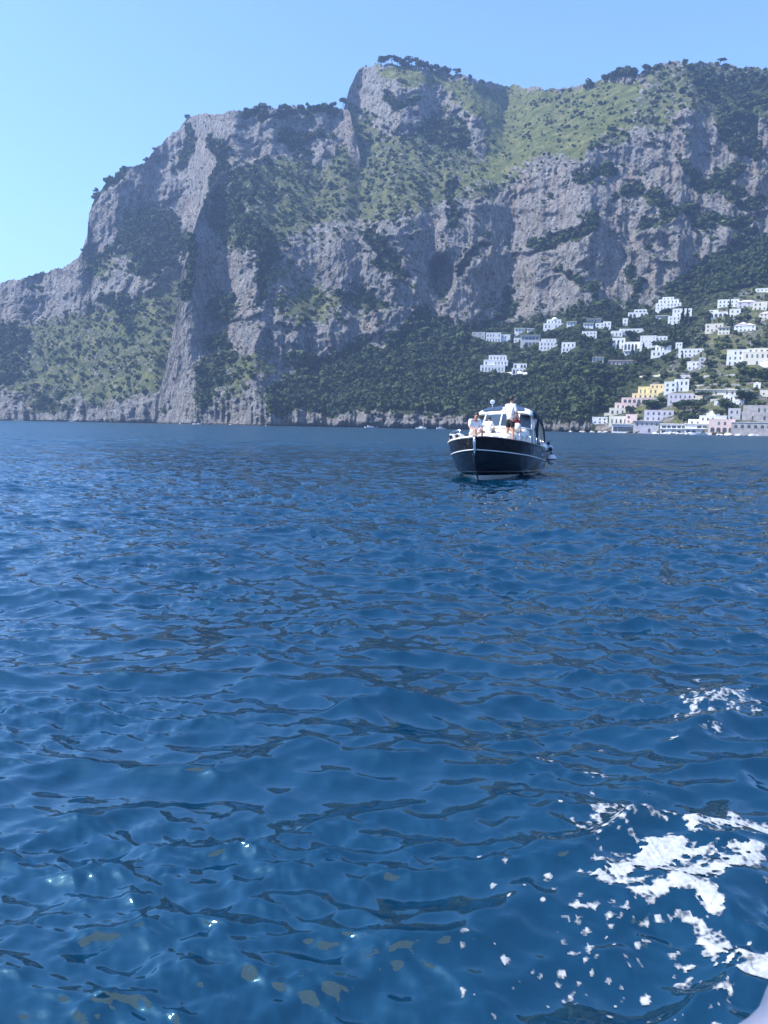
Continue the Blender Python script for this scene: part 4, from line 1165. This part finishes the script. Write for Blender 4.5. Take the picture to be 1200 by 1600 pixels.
for c in (-1, 1):
    mb = MB()
    P = []
    for (x, z, w0, w1) in ((4.52, 2.80, .12, .80), (4.60, 2.865, .07, .92), (4.80, 2.955, .07, .88), (4.90, 2.995, .14, .74)):
        for f in np.linspace(0, 1, 5):
            y = c * (w0 + (w1 - w0) * f); zz = 2.6 + (z - 2.6) * max(0, 1 - (abs(y) / 1.22) ** 2) ** .35; P.append((x - .03, y, zz + .022))
    mb.add(P, [((i * 5 + j, i * 5 + j + 1, i * 5 + 6 + j, i * 5 + 5 + j) if c < 0 else (i * 5 + 5 + j, i * 5 + 6 + j, i * 5 + j + 1, i * 5 + j)) for i in range(3) for j in range(4)])
    mb.build('roof_light', M_TINT, hard, True)
# folded / stretched navy canvas bimini behind the hardtop with clear side curtain
can = shell('bimini_canvas', M_CANVAS, [arch_sec(4.96, 1.26, 2.50, 3.04), arch_sec(5.5, 1.30, 2.40, 3.10), arch_sec(6.2, 1.32, 2.2, 3.08), arch_sec(6.8, 1.30, 2.0, 2.95)], .03)
for side in (-1, 1):
    mb = MB(); V_ = [(5.05, side * 1.25, 2.5), (5.6, side * 1.33, 2.36), (6.2, side * 1.34, 2.16), (6.75, side * 1.33, 1.98), (6.7, side * 1.42, 1.3), (6.2, side * 1.42, 1.3), (5.6, side * 1.42, 1.32), (5.1, side * 1.36, 1.36)]
    mb.add(V_ + [(x, y - side * .012, z) for x, y, z in V_], [(0, 1, 6, 7), (1, 2, 5, 6), (2, 3, 4, 5), (15, 14, 9, 8), (14, 13, 10, 9), (13, 12, 11, 10)]); mb.build('side_curtain', simple('smoked_curtain', (.10, .12, .15), .15), BOAT)
    mb = MB(); mb.tube([(5.08, side * 1.37, 1.36), (5.2, side * 1.36, 2.0), (5.55, side * 1.33, 2.42)], .045, 6); mb.tube([(6.72, side * 1.42, 1.28), (6.78, side * 1.34, 1.98), (6.6, side * 1.25, 2.5)], .035, 6); mb.build('curtain_border', M_CANVAS, BOAT, True)
# searchlight on the roof
mb = MB(); mb.tube([(4.9, .55, 2.95), (4.9, .55, 3.12)], .025, 8); lt = mb.build('searchlight', M_STEEL, BOAT, True)
mb = MB(); mb.lathe([(.03, .1), (.075, .06), (.1, 0), (.1, -.03), (.085, -.035)], 16, (4.9, .55, 3.2), (1, .25, 0)); mb.build('lamp_housing', M_WGEL, lt, True)
mb = MB(); mb.lathe([(.07, -.045), (.07, -.037)], 16, (4.9, .55, 3.2), (1, .25, 0)); mb.build('lens', M_STEEL, lt)
# stainless guard rails
for side in (-1, 1):
    pts = []
    for t in np.linspace(.05 if side > 0 else .19, .62, 12):
        b_ = 1.70 * float(plan(t, .62)); h = .34 if t > .12 else .30
        pts.append((t * LB, side * b_, float(sheer(t)) + h + (.05 if side > 0 else 0)))
    mb = MB(); mb.tube(pts, .016, 8)
    for i in (0, 3, 6, 9, 11):
        x, y, z = pts[i]; mb.tube([(x, y, z), (x + .02, y * 1.01, float(sheer(x / LB)) - .02)], .013, 6)
    mb.build('guard_rail', M_STEEL, BOAT, True)
mb = MB(); mb.box((.25, 0, 1.62), (.36, .14, .08)); mb.tube([(-.12, 0, 1.63), (.3, 0, 1.66)], .03, 8); mb.build('anchor_roller', M_STEEL, BOAT)
for side in (-1, 1):
    mb = MB(); mb.tube([(.7, side * .78, 1.57), (.82, side * .83, 1.60), (.94, side * .88, 1.57)], .02, 6); mb.build('cleat', M_STEEL, BOAT, True)

BOAT_M = BOAT.matrix_basis.copy()
def on_boat(x, y, z): return BOAT_M @ Vector((x, y, z))

def fender(p, axis, L, r, label, tip=True):
    root = empty('fender', on_boat(*p)); q = BOAT_M.to_3x3() @ Vector(axis)
    root.rotation_mode = 'QUATERNION'; root.rotation_quaternion = q.to_track_quat('Z', 'Y')
    mb = MB(); mb.lathe([(.02, -L / 2), (r * .6, -L / 2 + r * .25), (r * .92, -L / 2 + r * .7), (r, -L / 2 + r * 1.2), (r, L / 2 - r * 1.2), (r * .92, L / 2 - r * .7), (r * .6, L / 2 - r * .25), (.02, L / 2)], 18)
    mb.build('body', simple('white_vinyl', (.80, .79, .75), .4, var=.05), root, True)
    for sg in ((-1, 1) if tip else (1,)):
        mb = MB(); mb.lathe([(r * .66, sg * (L / 2 - r * .32)), (r * .45, sg * (L / 2 - r * .12)), (.03, sg * (L / 2 + .03)), (.02, sg * (L / 2 + .08))][::sg], 16); mb.build('end_cap', simple('blue_vinyl', (.01, .015, .05), .4), root, True)
    mb = MB(); mb.tube([(0, 0, L / 2), (.01, 0, L / 2 + .22)], .01, 6); mb.build('lanyard', M_BLACK, root)
    return tag(root, label, 'fender', 'fenders on the dark motor boat')
fender((1.42, 1.22, 1.60), (-.75, .25, .12), .55, .155, 'outer white fender with navy end resting on the bow rail')
fender((1.22, .92, 1.62), (-.75, .2, .15), .55, .15, 'inner white fender stowed beside another at the bow rail')
fender((5.2, -1.62, 1.22), (-.95, -.1, -.2), .6, .17, 'white fender with navy end on the side deck below the windscreen')
fender((6.2, -1.55, 1.28), (-.6, -.5, .5), .55, .16, 'upper white fender stowed at the stern quarter')
fender((6.65, -1.60, 1.18), (-.9, -.5, -.05), .55, .16, 'lower white fender lying at the stern corner')
fender((6.35, -1.76, .72), (.05, 0, 1), .50, .22, 'fat white fender hanging over the hull side near the stern', False)

# ================================================================== PEOPLE ON BOARD
M_SKIN = simple('skin', (0.48, 0.27, 0.19), 0.55, var=0.08, scale=6)
M_HAIR = simple('dark_hair', (0.012, 0.009, 0.008), 0.6, var=0.4, scale=20)
M_SHIRT = simple('white_cotton', (0.80, 0.80, 0.80), 0.85, var=0.03)
def printed_shirt():
    t = NT('printed_shirt'); v = t.new('ShaderNodeTexVoronoi'); v.inputs['Scale'].default_value = 9; t.link(t.obj(), v.inputs[0])
    n = t.noise(t.obj(), 22, 3)
    f = t.math('ADD', v.outputs['Distance'], t.math('MULTIPLY', n.outputs[0], .25))
    r = t.ramp(f, [(.36, (.10, .12, .20)), (.42, (.8, .8, .8))]); t.link(r.outputs[0], t.b.inputs['Base Color']); t.b.inputs['Roughness'].default_value = .85; return t.m
M_PRINT = printed_shirt()
M_SHORTS = simple('black_cloth', (0.012, 0.013, 0.018), 0.85, var=0.2)
M_RED = simple('red_cloth', (0.42, 0.03, 0.04), 0.8, var=0.1)
M_KHAKI = simple('pale_trousers', (0.66, 0.62, 0.54), 0.85, var=0.05)

def skin(name, J, E, mat, parent, root=0, sub=2):
    me = bpy.data.meshes.new(name)
    me.from_pydata([j[0] for j in J], E, []); me.update()
    o = link(name, me, parent)
    bm = bmesh.new(); bm.from_mesh(me)
    lay = bm.verts.layers.skin.verify(); bm.verts.ensure_lookup_table()
    for v, j in zip(bm.verts, J):
        r = j[1]; v[lay].radius = r if isinstance(r, tuple) else (r, r); v[lay].use_root = (v.index == root)
    bm.to_mesh(me); bm.free()
    md = o.modifiers.new('skin', 'SKIN'); md.use_smooth_shade = True
    sd = o.modifiers.new('sub', 'SUBSURF'); sd.levels = sub; sd.render_levels = sub
    me.materials.append(mat)
    return o

def person(p, face, pose, label, top, bottom, scale=1.0, sleeves=1, hair=M_HAIR):
    """pose: dict of joints in metres, x to the person's right, y forward, z up from the pelvis-ground point"""
    root = empty('person', p, face); root.scale = (scale,) * 3
    g = {k: Vector(v) for k, v in pose.items() if isinstance(v, tuple)}
    J, E, ix = [], [], {}
    def add(nm, pos, r, par=None):
        ix[nm] = len(J); J.append((tuple(pos), r))
        if par is not None: E.append((ix[par], ix[nm]))
    add('pel', g['pel'], (.12, .09))
    mid = g['pel'].lerp(g['chest'], .5)
    add('mid', mid, (.10, .08), 'pel'); add('chest', g['chest'], (.115, .085), 'mid'); add('neck0', g['chest'].lerp(g['neck'], .7), (.058, .055), 'chest')
    add('neck', g['neck'], .055, 'neck0')
    hd = (g['head'] - g['neck']).normalized()
    fw = Vector(pose.get('look', (0, 1, 0))).normalized()
    add('jaw', g['neck'] + hd * .07 + fw * .022, (.07, .078), 'neck'); add('face', g['neck'] + hd * .15 + fw * .02, (.086, .10), 'jaw'); add('crown', g['neck'] + hd * .23 + fw * .0, (.07, .085), 'face')
    add('nose', g['neck'] + hd * .125 + fw * .125, .012, 'face')
    for sd_, q in (('r', 1), ('l', -1)):
        add('sh' + sd_, g['sh' + sd_], .052, 'chest'); add('el' + sd_, g['el' + sd_], .044, 'sh' + sd_); add('wr' + sd_, g['wr' + sd_], .029, 'el' + sd_)
        d = (g['wr' + sd_] - g['el' + sd_]).normalized(); add('pa' + sd_, g['wr' + sd_] + d * .075, (.038, .02), 'wr' + sd_)
        side = d.cross(Vector((0, 0, 1))); side = side.normalized() if side.length > .1 else Vector((1, 0, 0))
        dn = Vector((0, 0, -.35))
        for k, (o_, ln) in enumerate(((-.03, .07), (-.01, .085), (.011, .08), (.03, .062))):
            b_ = g['wr' + sd_] + d * .10 + side * o_; add('f%d' % k + sd_, b_, .0095, 'pa' + sd_); add('g%d' % k + sd_, b_ + (d + dn).normalized() * ln, .0075, 'f%d' % k + sd_)
        add('th' + sd_, g['wr' + sd_] + d * .05 + side * -.045 * q, .011, 'pa' + sd_); add('ti' + sd_, g['wr' + sd_] + d * .095 + side * -.065 * q, .009, 'th' + sd_)
        add('hi' + sd_, g['hi' + sd_], (.095, .095), 'pel'); add('kn' + sd_, g['kn' + sd_], .058, 'hi' + sd_)
        add('ca' + sd_, g['kn' + sd_].lerp(g['an' + sd_], .3), .056, 'kn' + sd_); add('an' + sd_, g['an' + sd_], .036, 'ca' + sd_); add('to' + sd_, g['to' + sd_], .033, 'an' + sd_)
    skin('body', J, E, M_SKIN, root)
    # shirt
    up = 1.16
    K = [(tuple(g['pel'] + (mid - g['pel']) * -.38), (.178, .135)), (tuple(mid), (.165, .125)), (tuple(g['chest']), (.185, .132)), (tuple(g['chest'].lerp(g['neck'], .55)), (.095, .085))]
    Ek = [(0, 1), (1, 2), (2, 3)]
    for sd_ in 'rl':
        a, b_ = g['sh' + sd_], g['el' + sd_]; K += [(tuple(a), .082), (tuple(a.lerp(b_, .55)), .068), (tuple(a.lerp(b_, .9)), .062)]; m = len(K); Ek += [(2, m - 3), (m - 3, m - 2), (m - 2, m - 1)]
    skin('shirt', K, Ek, top, root)
    # shorts / trousers
    K = [(tuple(g['pel'] + Vector((0, 0, .05))), (.165, .125)), (tuple(g['pel']), (.17, .128))]; Ek = [(0, 1)]
    for sd_ in 'rl':
        a, b_ = g['hi' + sd_], g['kn' + sd_]; K += [(tuple(a), .112), (tuple(a.lerp(b_, .5)), .096), (tuple(a.lerp(b_, pose.get('hem', .8))), .088)]; m = len(K); Ek += [(1, m - 3), (m - 3, m - 2), (m - 2, m - 1)]
    skin('shorts', K, Ek, bottom, root)
    # hair: cap over crown and back of the head
    c = g['neck'] + hd * .175 - fw * .012; bm = bmesh.new(); bmesh.ops.create_icosphere(bm, subdivisions=3, radius=1)
    q = hd.to_track_quat('Z', 'Y').to_matrix(); rt = fw.cross(hd).normalized()
    kill = []
    for v in bm.verts:
        d = v.co.copy(); w = rt * d.x * .100 + fw * d.y * .118 + hd * d.z * .115
        n_ = 1 + .05 * float(pnoise(d.x * 4, d.y * 4, d.z * 4)); v.co = c + w * n_
        if d.y > .25 and d.z < .35 or d.z < -.62: kill.append(v)
    bmesh.ops.delete(bm, geom=kill, context='VERTS')
    me = bpy.data.meshes.new('hair'); bm.to_mesh(me); bm.free(); me.materials.append(hair); link('hair', me, root)
    for q in (-1, 1):
        mb = MB(); mb.lathe([(.004, -.006), (.011, 0), (.004, .006)], 8, g['neck'] + hd * .155 + fw * .103 + rt * .032 * q, fw); mb.build('eye', M_BLACK, root)
        mb = MB(); mb.lathe([(.006, -.01), (.03, 0), (.012, .012)], 8, g['neck'] + hd * .14 + rt * .082 * q, rt * q); mb.build('ear', M_SKIN, root, True)
    return tag(root, label, 'person', 'people on the motor boat')

STAND = dict(pel=(0, 0, .93), chest=(0, -.01, 1.34), neck=(.0, .02, 1.50), head=(.01, .05, 1.66), look=(.55, 1, -.05), shr=(.19, 0, 1.42), shl=(-.19, 0, 1.42), elr=(.27, .04, 1.14), ell=(-.26, .05, 1.14),
             wrr=(.17, .24, 1.02), wrl=(-.14, .26, 1.04), hir=(.09, 0, .88), hil=(-.09, 0, .88), knr=(.11, .05, .48), knl=(-.12, .0, .48), anr=(.13, .0, .075), anl=(-.15, -.06, .075), tor=(.15, .15, .03), tol=(-.17, .08, .03), hem=.72)
SIT = dict(pel=(0, 0, .10), chest=(0, .07, .50), neck=(0, .14, .65), head=(0, .22, .79), look=(.1, 1, -.55), shr=(.19, .07, .58), shl=(-.19, .07, .58), elr=(.27, .2, .32), ell=(-.27, .2, .32), wrr=(.12, .40, .26), wrl=(-.10, .40, .26),
           hir=(.1, .03, .08), hil=(-.1, .03, .08), knr=(.16, .42, .26), knl=(-.16, .42, .26), anr=(.14, .52, -.10), anl=(-.12, .52, -.10), tor=(.15, .66, -.15), tol=(-.13, .66, -.15), hem=.9)
def facing(dx, dy): return math.atan2(dy, dx) - math.pi / 2
P1 = on_boat(2.32, -.80, float(sheer(2.32 / LB)) + .015)
person(P1, facing(.75, .62), STAND, 'person standing on the foredeck in a printed white shirt and black shorts', M_PRINT, M_SHORTS, 1.07)
P2 = on_boat(1.0, .32, 1.68)
person(P2, facing(.35, -1), SIT, 'person in a white shirt sitting at the bow looking down at their hands', M_SHIRT, M_KHAKI, 1.0)
SIT2 = dict(SIT); SIT2.update(look=(-.5, .7, -.2), head=(-.02, .17, .80), wrr=(.25, .35, .12), wrl=(-.25, .35, .12), anr=(.14, .62, .05), anl=(-.12, .62, .05), tor=(.15, .74, .1), tol=(-.13, .74, .1), knr=(.16, .36, .2), knl=(-.16, .36, .2))
P3 = on_boat(2.2, .05, 1.80)
person(P3, facing(.5, .9), SIT2, 'small person with dark hair in a white top sitting behind the bow', M_SHIRT, M_KHAKI, .72)
P4 = on_boat(3.3, -.72, 1.88)
person(P4, facing(.2, -1), SIT2, 'person in a red top and dark shorts sitting against the windscreen', M_RED, M_SHORTS, .85)
mb = MB(); mb.lathe([(.02, -.2), (.11, -.17), (.15, 0), (.12, .16), (.03, .2)], 14); bg = mb.build('beach_bag', simple('white_cloth_bag', (.78, .77, .72), .8), None, True, on_boat(3.05, -.95, 2.02)); tag(bg, 'white bag beside the person in red on the boat', 'bag')
mb = MB(); mb.box((0, 0, 0), (.075, .15, .01)); ph = mb.build('mobile_phone', M_BLACK, None, False, P2 + Vector((.20, -.50, .30))); tag(ph, 'dark phone held by the person sitting at the bow', 'phone')

# ================================================================== FOAM AND THE PHOTOGRAPHER'S OWN BOAT
def zf(pts): return [(800 + x / 2.963, 1060 + y / 2.963) for x, y in pts]
FOAM = [zf([(335,935),(390,985),(430,1000),(520,1020),(600,1050),(690,1070),(760,1060),(850,1050),(900,1110),(945,1130),(985,1110),(990,1075),(945,1030),(930,1000),(1000,985),(1080,975),(1140,960),(1230,930),(1230,840),(1110,850),(1050,870),(1000,890),(900,880),(860,870),(800,830),(745,795),(690,800),(610,835),(560,880),(500,925),(440,940)]),
        zf([(770,750),(790,710),(850,700),(920,720),(1000,700),(1050,690),(1020,625),(1060,630),(1110,655),(1240,660),(1240,745),(1130,740),(1085,730),(1060,750),(1100,770),(1090,785),(1000,760),(930,760),(880,760),(860,780),(880,820),(840,815),(800,790)]),
        zf([(800,1115),(850,1130),(920,1160),(960,1190),(1010,1230),(1080,1265),(1130,1270),(1240,1215),(1300,1300),(1200,1400),(1090,1380),(1030,1350),(970,1310),(920,1290),(950,1260),(890,1255),(850,1230),(830,1190),(840,1165),(870,1170)])]
FOAM_HOLE = [(700,980,70,22),(790,928,45,12),(960,940,38,13),(600,960,20,22),(1090,1000,70,10),(620,1005,30,8),(900,1010,25,8),(1000,905,50,6),(1000,1240,30,8),(1060,1310,50,8),(930,1180,20,8)]
FOAM_GLINT_SPOT = [(325,1075,45,15),(285,1125,35,10),(160,960,18,12),(350,1165,15,6),(410,1078,22,14),(485,1065,25,14),(500,1110,25,12),(530,1085,16,8),(725,1125,22,8),(635,1195,18,12),(632,1282,25,8),(740,1330,30,14),(760,1285,45,18),(848,1393,28,10),
             (945,1400,50,14),(740,1480,42,16),(910,1535,22,12),(935,1562,16,6),(980,1548,18,6),(985,1590,16,6),(880,1475,16,6),(165,410,32,10),(378,462,38,8),(300,1245,18,6),(255,1200,15,8),(440,910,45,8),(500,880,28,5),(400,612,30,7),(470,605,50,7),
             (820,682,30,12),(950,682,22,8),(910,215,18,12),(905,272,18,6),(970,270,18,7),(860,130,18,7),(1055,95,22,10),(1140,85,30,8),(1000,120,40,5),(735,325,16,5),(420,335,10,6),(1100,130,30,6),(930,150,30,5)]  # spots on the far crest paint glints in foam white
FOAM_LINE = [([(480,660),(560,700),(640,730),(705,748)], 7), ([(530,625),(600,670),(680,705),(742,722)], 5), ([(372,680),(380,720),(405,760),(422,776)], 6), ([(395,615),(375,650),(370,690)], 6), ([(345,940),(300,955)], 5), ([(850,760),(960,800),(1050,815)], 5), ([(1090,790),(1185,795)], 5), ([(600,1060),(680,1080)], 5)]
def build_foam():
    cs = 0.0075
    xs = np.arange(0.25, 2.75, cs); ys = np.arange(1.85, 7.4, cs)
    x, y = np.meshgrid(xs, ys, indexing='ij')
    r = np.hypot(x, y); PX, PY = unray(np.arctan2(x, y), -CAM_H / r)
    ZX, ZY = (PX - 800) * 2.963, (PY - 1060) * 2.963
    wx_ = 14 * fbm(x / .16, y / .16, 1.0, o=4, gain=.6); wy_ = 10 * fbm(x / .16, y / .16, 7.0, o=4, gain=.6)
    qx, qy = ZX + wx_, ZY + wy_
    F = np.full(x.shape, -1e3)
    for poly in FOAM:
        F = np.maximum(F, in_poly(qx, qy, [((a - 800) * 2.963, (b - 1060) * 2.963) for a, b in poly]))
    for cx, cy, a, b in FOAM_HOLE: F = np.minimum(F, (np.hypot((qx - cx) / a, (qy - cy) / b) - 1) * b)
    for cx, cy, a, b in FOAM_GLINT_SPOT: F = np.maximum(F, (1 - np.hypot((ZX + .5 * wx_ - cx) / a, (ZY + .5 * wy_ - cy) / b)) * b)
    for pts, w in FOAM_LINE: F = np.maximum(F, w - to_line(qx, qy, pts))
    # ragged holes, stray bubbles, and sun glints painted as white specks
    cell = pnoise(x / .055, y / .045, 2.5) + .6 * pnoise(x / .022, y / .022, 5.5)
    F = F - 26 * smooth(cell, .22, .7) - 16 * smooth(pnoise(x / .16, y / .035, 8.8) + .5 * pnoise(x / .05, y / .02, 3.8), .25, .7)
    rng = np.random.default_rng(77)
    for k in range(260):
        if k < 150: cx, cy = rng.normal(560, 330), rng.normal(1150, 260)
        elif k < 220: cx, cy = rng.normal(960, 130), rng.normal(140, 45)  # specks standing in for glints along the crest
        else: cx, cy = rng.normal(430, 60), rng.normal(700, 60)
        a = rng.uniform(2.5, 8) * (1 if rng.random() < .85 else 1.8)
        m = (np.abs(ZX - cx) < 3 * a) & (np.abs(ZY - cy) < 3 * a)
        F[m] = np.maximum(F[m], (1 - np.hypot((ZX[m] - cx) / (a * 1.4), (ZY[m] - cy) / a)) * a)
    rng = np.random.default_rng(78)
    spx = 0.0058 * r + 0.0008
    h = sea_height(x, y, spx); dx, dy = sea_chop(x, y, spx)
    th = 0.003 + 0.007 * smooth(F, 4, 26) * (0.6 + 0.7 * fbm(x / .05, y / .05, 4.0, o=3))
    Vt = np.stack([x + dx, y + dy, h + th], -1)
    n0, n1 = x.shape
    lim = -7.0
    keep = (F[:-1, :-1] > lim) & (F[1:, :-1] > lim) & (F[:-1, 1:] > lim) & (F[1:, 1:] > lim)
    fc = grid_faces(n0, n1).reshape(n0 - 1, n1 - 1, 4)[keep]
    us, inv = np.unique(fc, return_inverse=True)
    t = NT('sea_foam'); n = t.noise(t.pos(), 55, 5, .7); vo = t.new('ShaderNodeTexVoronoi'); vo.inputs['Scale'].default_value = 38; t.link(t.pos(), vo.inputs[0])
    v2 = t.new('ShaderNodeTexVoronoi'); v2.inputs['Scale'].default_value = 95; t.link(t.pos(), v2.inputs[0])
    t.link(t.ramp(n.outputs[0], [(.3, (.27, .32, .35)), (.6, (.43, .45, .46))]).outputs[0], t.b.inputs['Base Color']); t.b.inputs['Roughness'].default_value = .7
    t.bump(t.math('ADD', n.outputs[0], vo.outputs['Distance']), .5, .01)
    at = t.new('ShaderNodeAttribute'); at.attribute_name = 'froth'
    lace = t.math('ADD', t.math('MULTIPLY', at.outputs['Fac'], 1.0), t.math('ADD', t.math('MULTIPLY', t.math('SUBTRACT', vo.outputs['Distance'], .42), 1.0), t.math('MULTIPLY', t.math('SUBTRACT', n.outputs[0], .5), .9)))
    lace = t.math('ADD', lace, t.math('MULTIPLY', t.math('SUBTRACT', v2.outputs['Distance'], .4), .2))
    t.link(t.ramp(lace, [(.22, (.0, .0, .0)), (.5, (.42, .42, .42)), (.85, (1, 1, 1))]).outputs[0], t.b.inputs['Alpha'])
    me = mesh_np('foam', Vt.reshape(-1, 3)[us], inv.reshape(-1, 4)[:, ::-1], t.m)
    a_ = me.attributes.new('froth', 'FLOAT', 'POINT'); a_.data.foreach_set('value', (0.36 + F / 30.0).clip(0, 1.1).astype(np.float32).ravel()[us])
    print('foam faces', len(me.polygons))
    return tag(link('foam', me), 'white churned foam with painted crest glints drifting beside the near boat', 'foam', kind='stuff')
build_foam()

def added_awning_cloth():  # cloth of the added canopy, toned for its reflection
    t = NT('added_awning_canvas'); n = t.noise(t.obj(), 2.0, 3)
    r = t.ramp(n.outputs[0], [(.3, (.88, .75, .70)), (.7, (.94, .81, .76))]); t.link(r.outputs[0], t.b.inputs['Base Color']); t.b.inputs['Roughness'].default_value = .9
    tr = t.new('ShaderNodeBsdfTranslucent'); t.link(r.outputs[0], tr.inputs[0]); mx = t.new('ShaderNodeMixShader'); mx.inputs[0].default_value = .7
    t.link(t.b.outputs[0], mx.inputs[1]); t.link(tr.outputs[0], mx.inputs[2]); t.link(mx.outputs[0], t.n['Material Output'].inputs['Surface']); return t.m

def own_boat():
    root = empty('near_boat', (1.0, 0, 0))
    z = 1.14
    P = [(-4.0, -2.0), (-4.3, -.9), (-4.0, .25), (-1.6, .58), (-.4, .70), (.2, .82)]
    for px, py in ((1243, 1600), (1267, 1498)):
        a, t = ray(px, py); r = (z - CAM_H) / t; P.append((float(np.sin(a) * r), float(np.cos(a) * r)))
    P += [(.90, 1.32), (1.5, 1.36), (2.6, 1.1), (4.0, .5), (4.6, -.6), (4.0, -2.0)]
    # smooth the outline
    Q = np.array(P); 
    for _ in range(2):
        A_ = .75 * Q[:-1] + .25 * Q[1:]; B_ = .25 * Q[:-1] + .75 * Q[1:]; Q = np.concatenate([Q[:1], np.stack([A_, B_], 1).reshape(-1, 2), Q[-1:]])
    c = np.array([0.2, -0.7]); n = len(Q)
    mb = MB(); Vv = []
    for f, zz in ((1.0, z - .06), (.985, z - .16), (.95, z - .5), (.88, .3), (.80, -.3)): Vv += [(*(c + (q - c) * f - [1.0, 0]), zz) for q in Q]
    mb.add(Vv, [(k * n + i, k * n + (i + 1) % n, (k + 1) * n + (i + 1) % n, (k + 1) * n + i) for k in range(4) for i in range(n)]); mb.build('hull', M_WGEL, root, True)
    ins = c + (Q - c) * .985
    mb = MB(); mb.tube([(*(q - [1.0, 0]), z - .05) for q in ins], .065, 14, closed=True); mb.build('gunwale', M_WGEL, root, True)
    mb = MB(); mb.add([(*(c + (q - c) * .95 - [1.0, 0]), z - .12) for q in Q], [tuple(range(n))]); mb.build('deck', M_CREAM, root)
    aw = MB(); nx, ny = 13, 7; W_ = []  # added unseen canopy, shaped so its reflection greys the near water
    for sgn in (0, -.012):
        for i_ in range(nx):
            for j_ in range(ny):
                u_, v_ = i_ / (nx - 1), j_ / (ny - 1); W_.append((-4.2 + 6.6 * u_, -2.2 + 3.9 * v_, 3.55 + .16 * math.sin(math.pi * v_) - .05 * math.sin(4 * math.pi * u_) ** 2 + sgn))
    k_ = nx * ny
    F_ = [(i_ * ny + j_, i_ * ny + ny + j_, i_ * ny + ny + j_ + 1, i_ * ny + j_ + 1) for i_ in range(nx - 1) for j_ in range(ny - 1)]
    aw.add(W_, F_ + [tuple(q + k_ for q in f[::-1]) for f in F_]); aw.build('added_awning', added_awning_cloth(), root, True)
    for x_ in (-4.1, -.95, 2.3):
        for y_ in (-2.1,):
            pb = MB(); pb.tube([(x_, y_ + .1, z - .1), (x_, y_, 3.56)], .022, 8); pb.build('added_awning_pole', M_STEEL, root, True)
    return tag(root, 'rounded white gunwale of the near boat at the lower right corner', 'boat')
own_boat()
# ================================================================== HAZE
def build_haze():
    mb = MB(); mb.box((0, 0, 396), (12400, 12400, 808))
    m = bpy.data.materials.new('sea_haze'); m.use_nodes = True
    n = m.node_tree.nodes; n.clear()
    o = n.new('ShaderNodeOutputMaterial'); v = n.new('ShaderNodeVolumePrincipled')
    v.inputs['Color'].default_value = (0.46, 0.66, 1.0, 1)
    v.inputs['Density'].default_value = 0.00017
    v.inputs['Anisotropy'].default_value = 0.2
    m.node_tree.links.new(v.outputs[0], o.inputs['Volume'])
    return tag(mb.build('haze', m), 'blue summer haze lying over the sea and mountain', 'haze', kind='stuff')
build_haze()
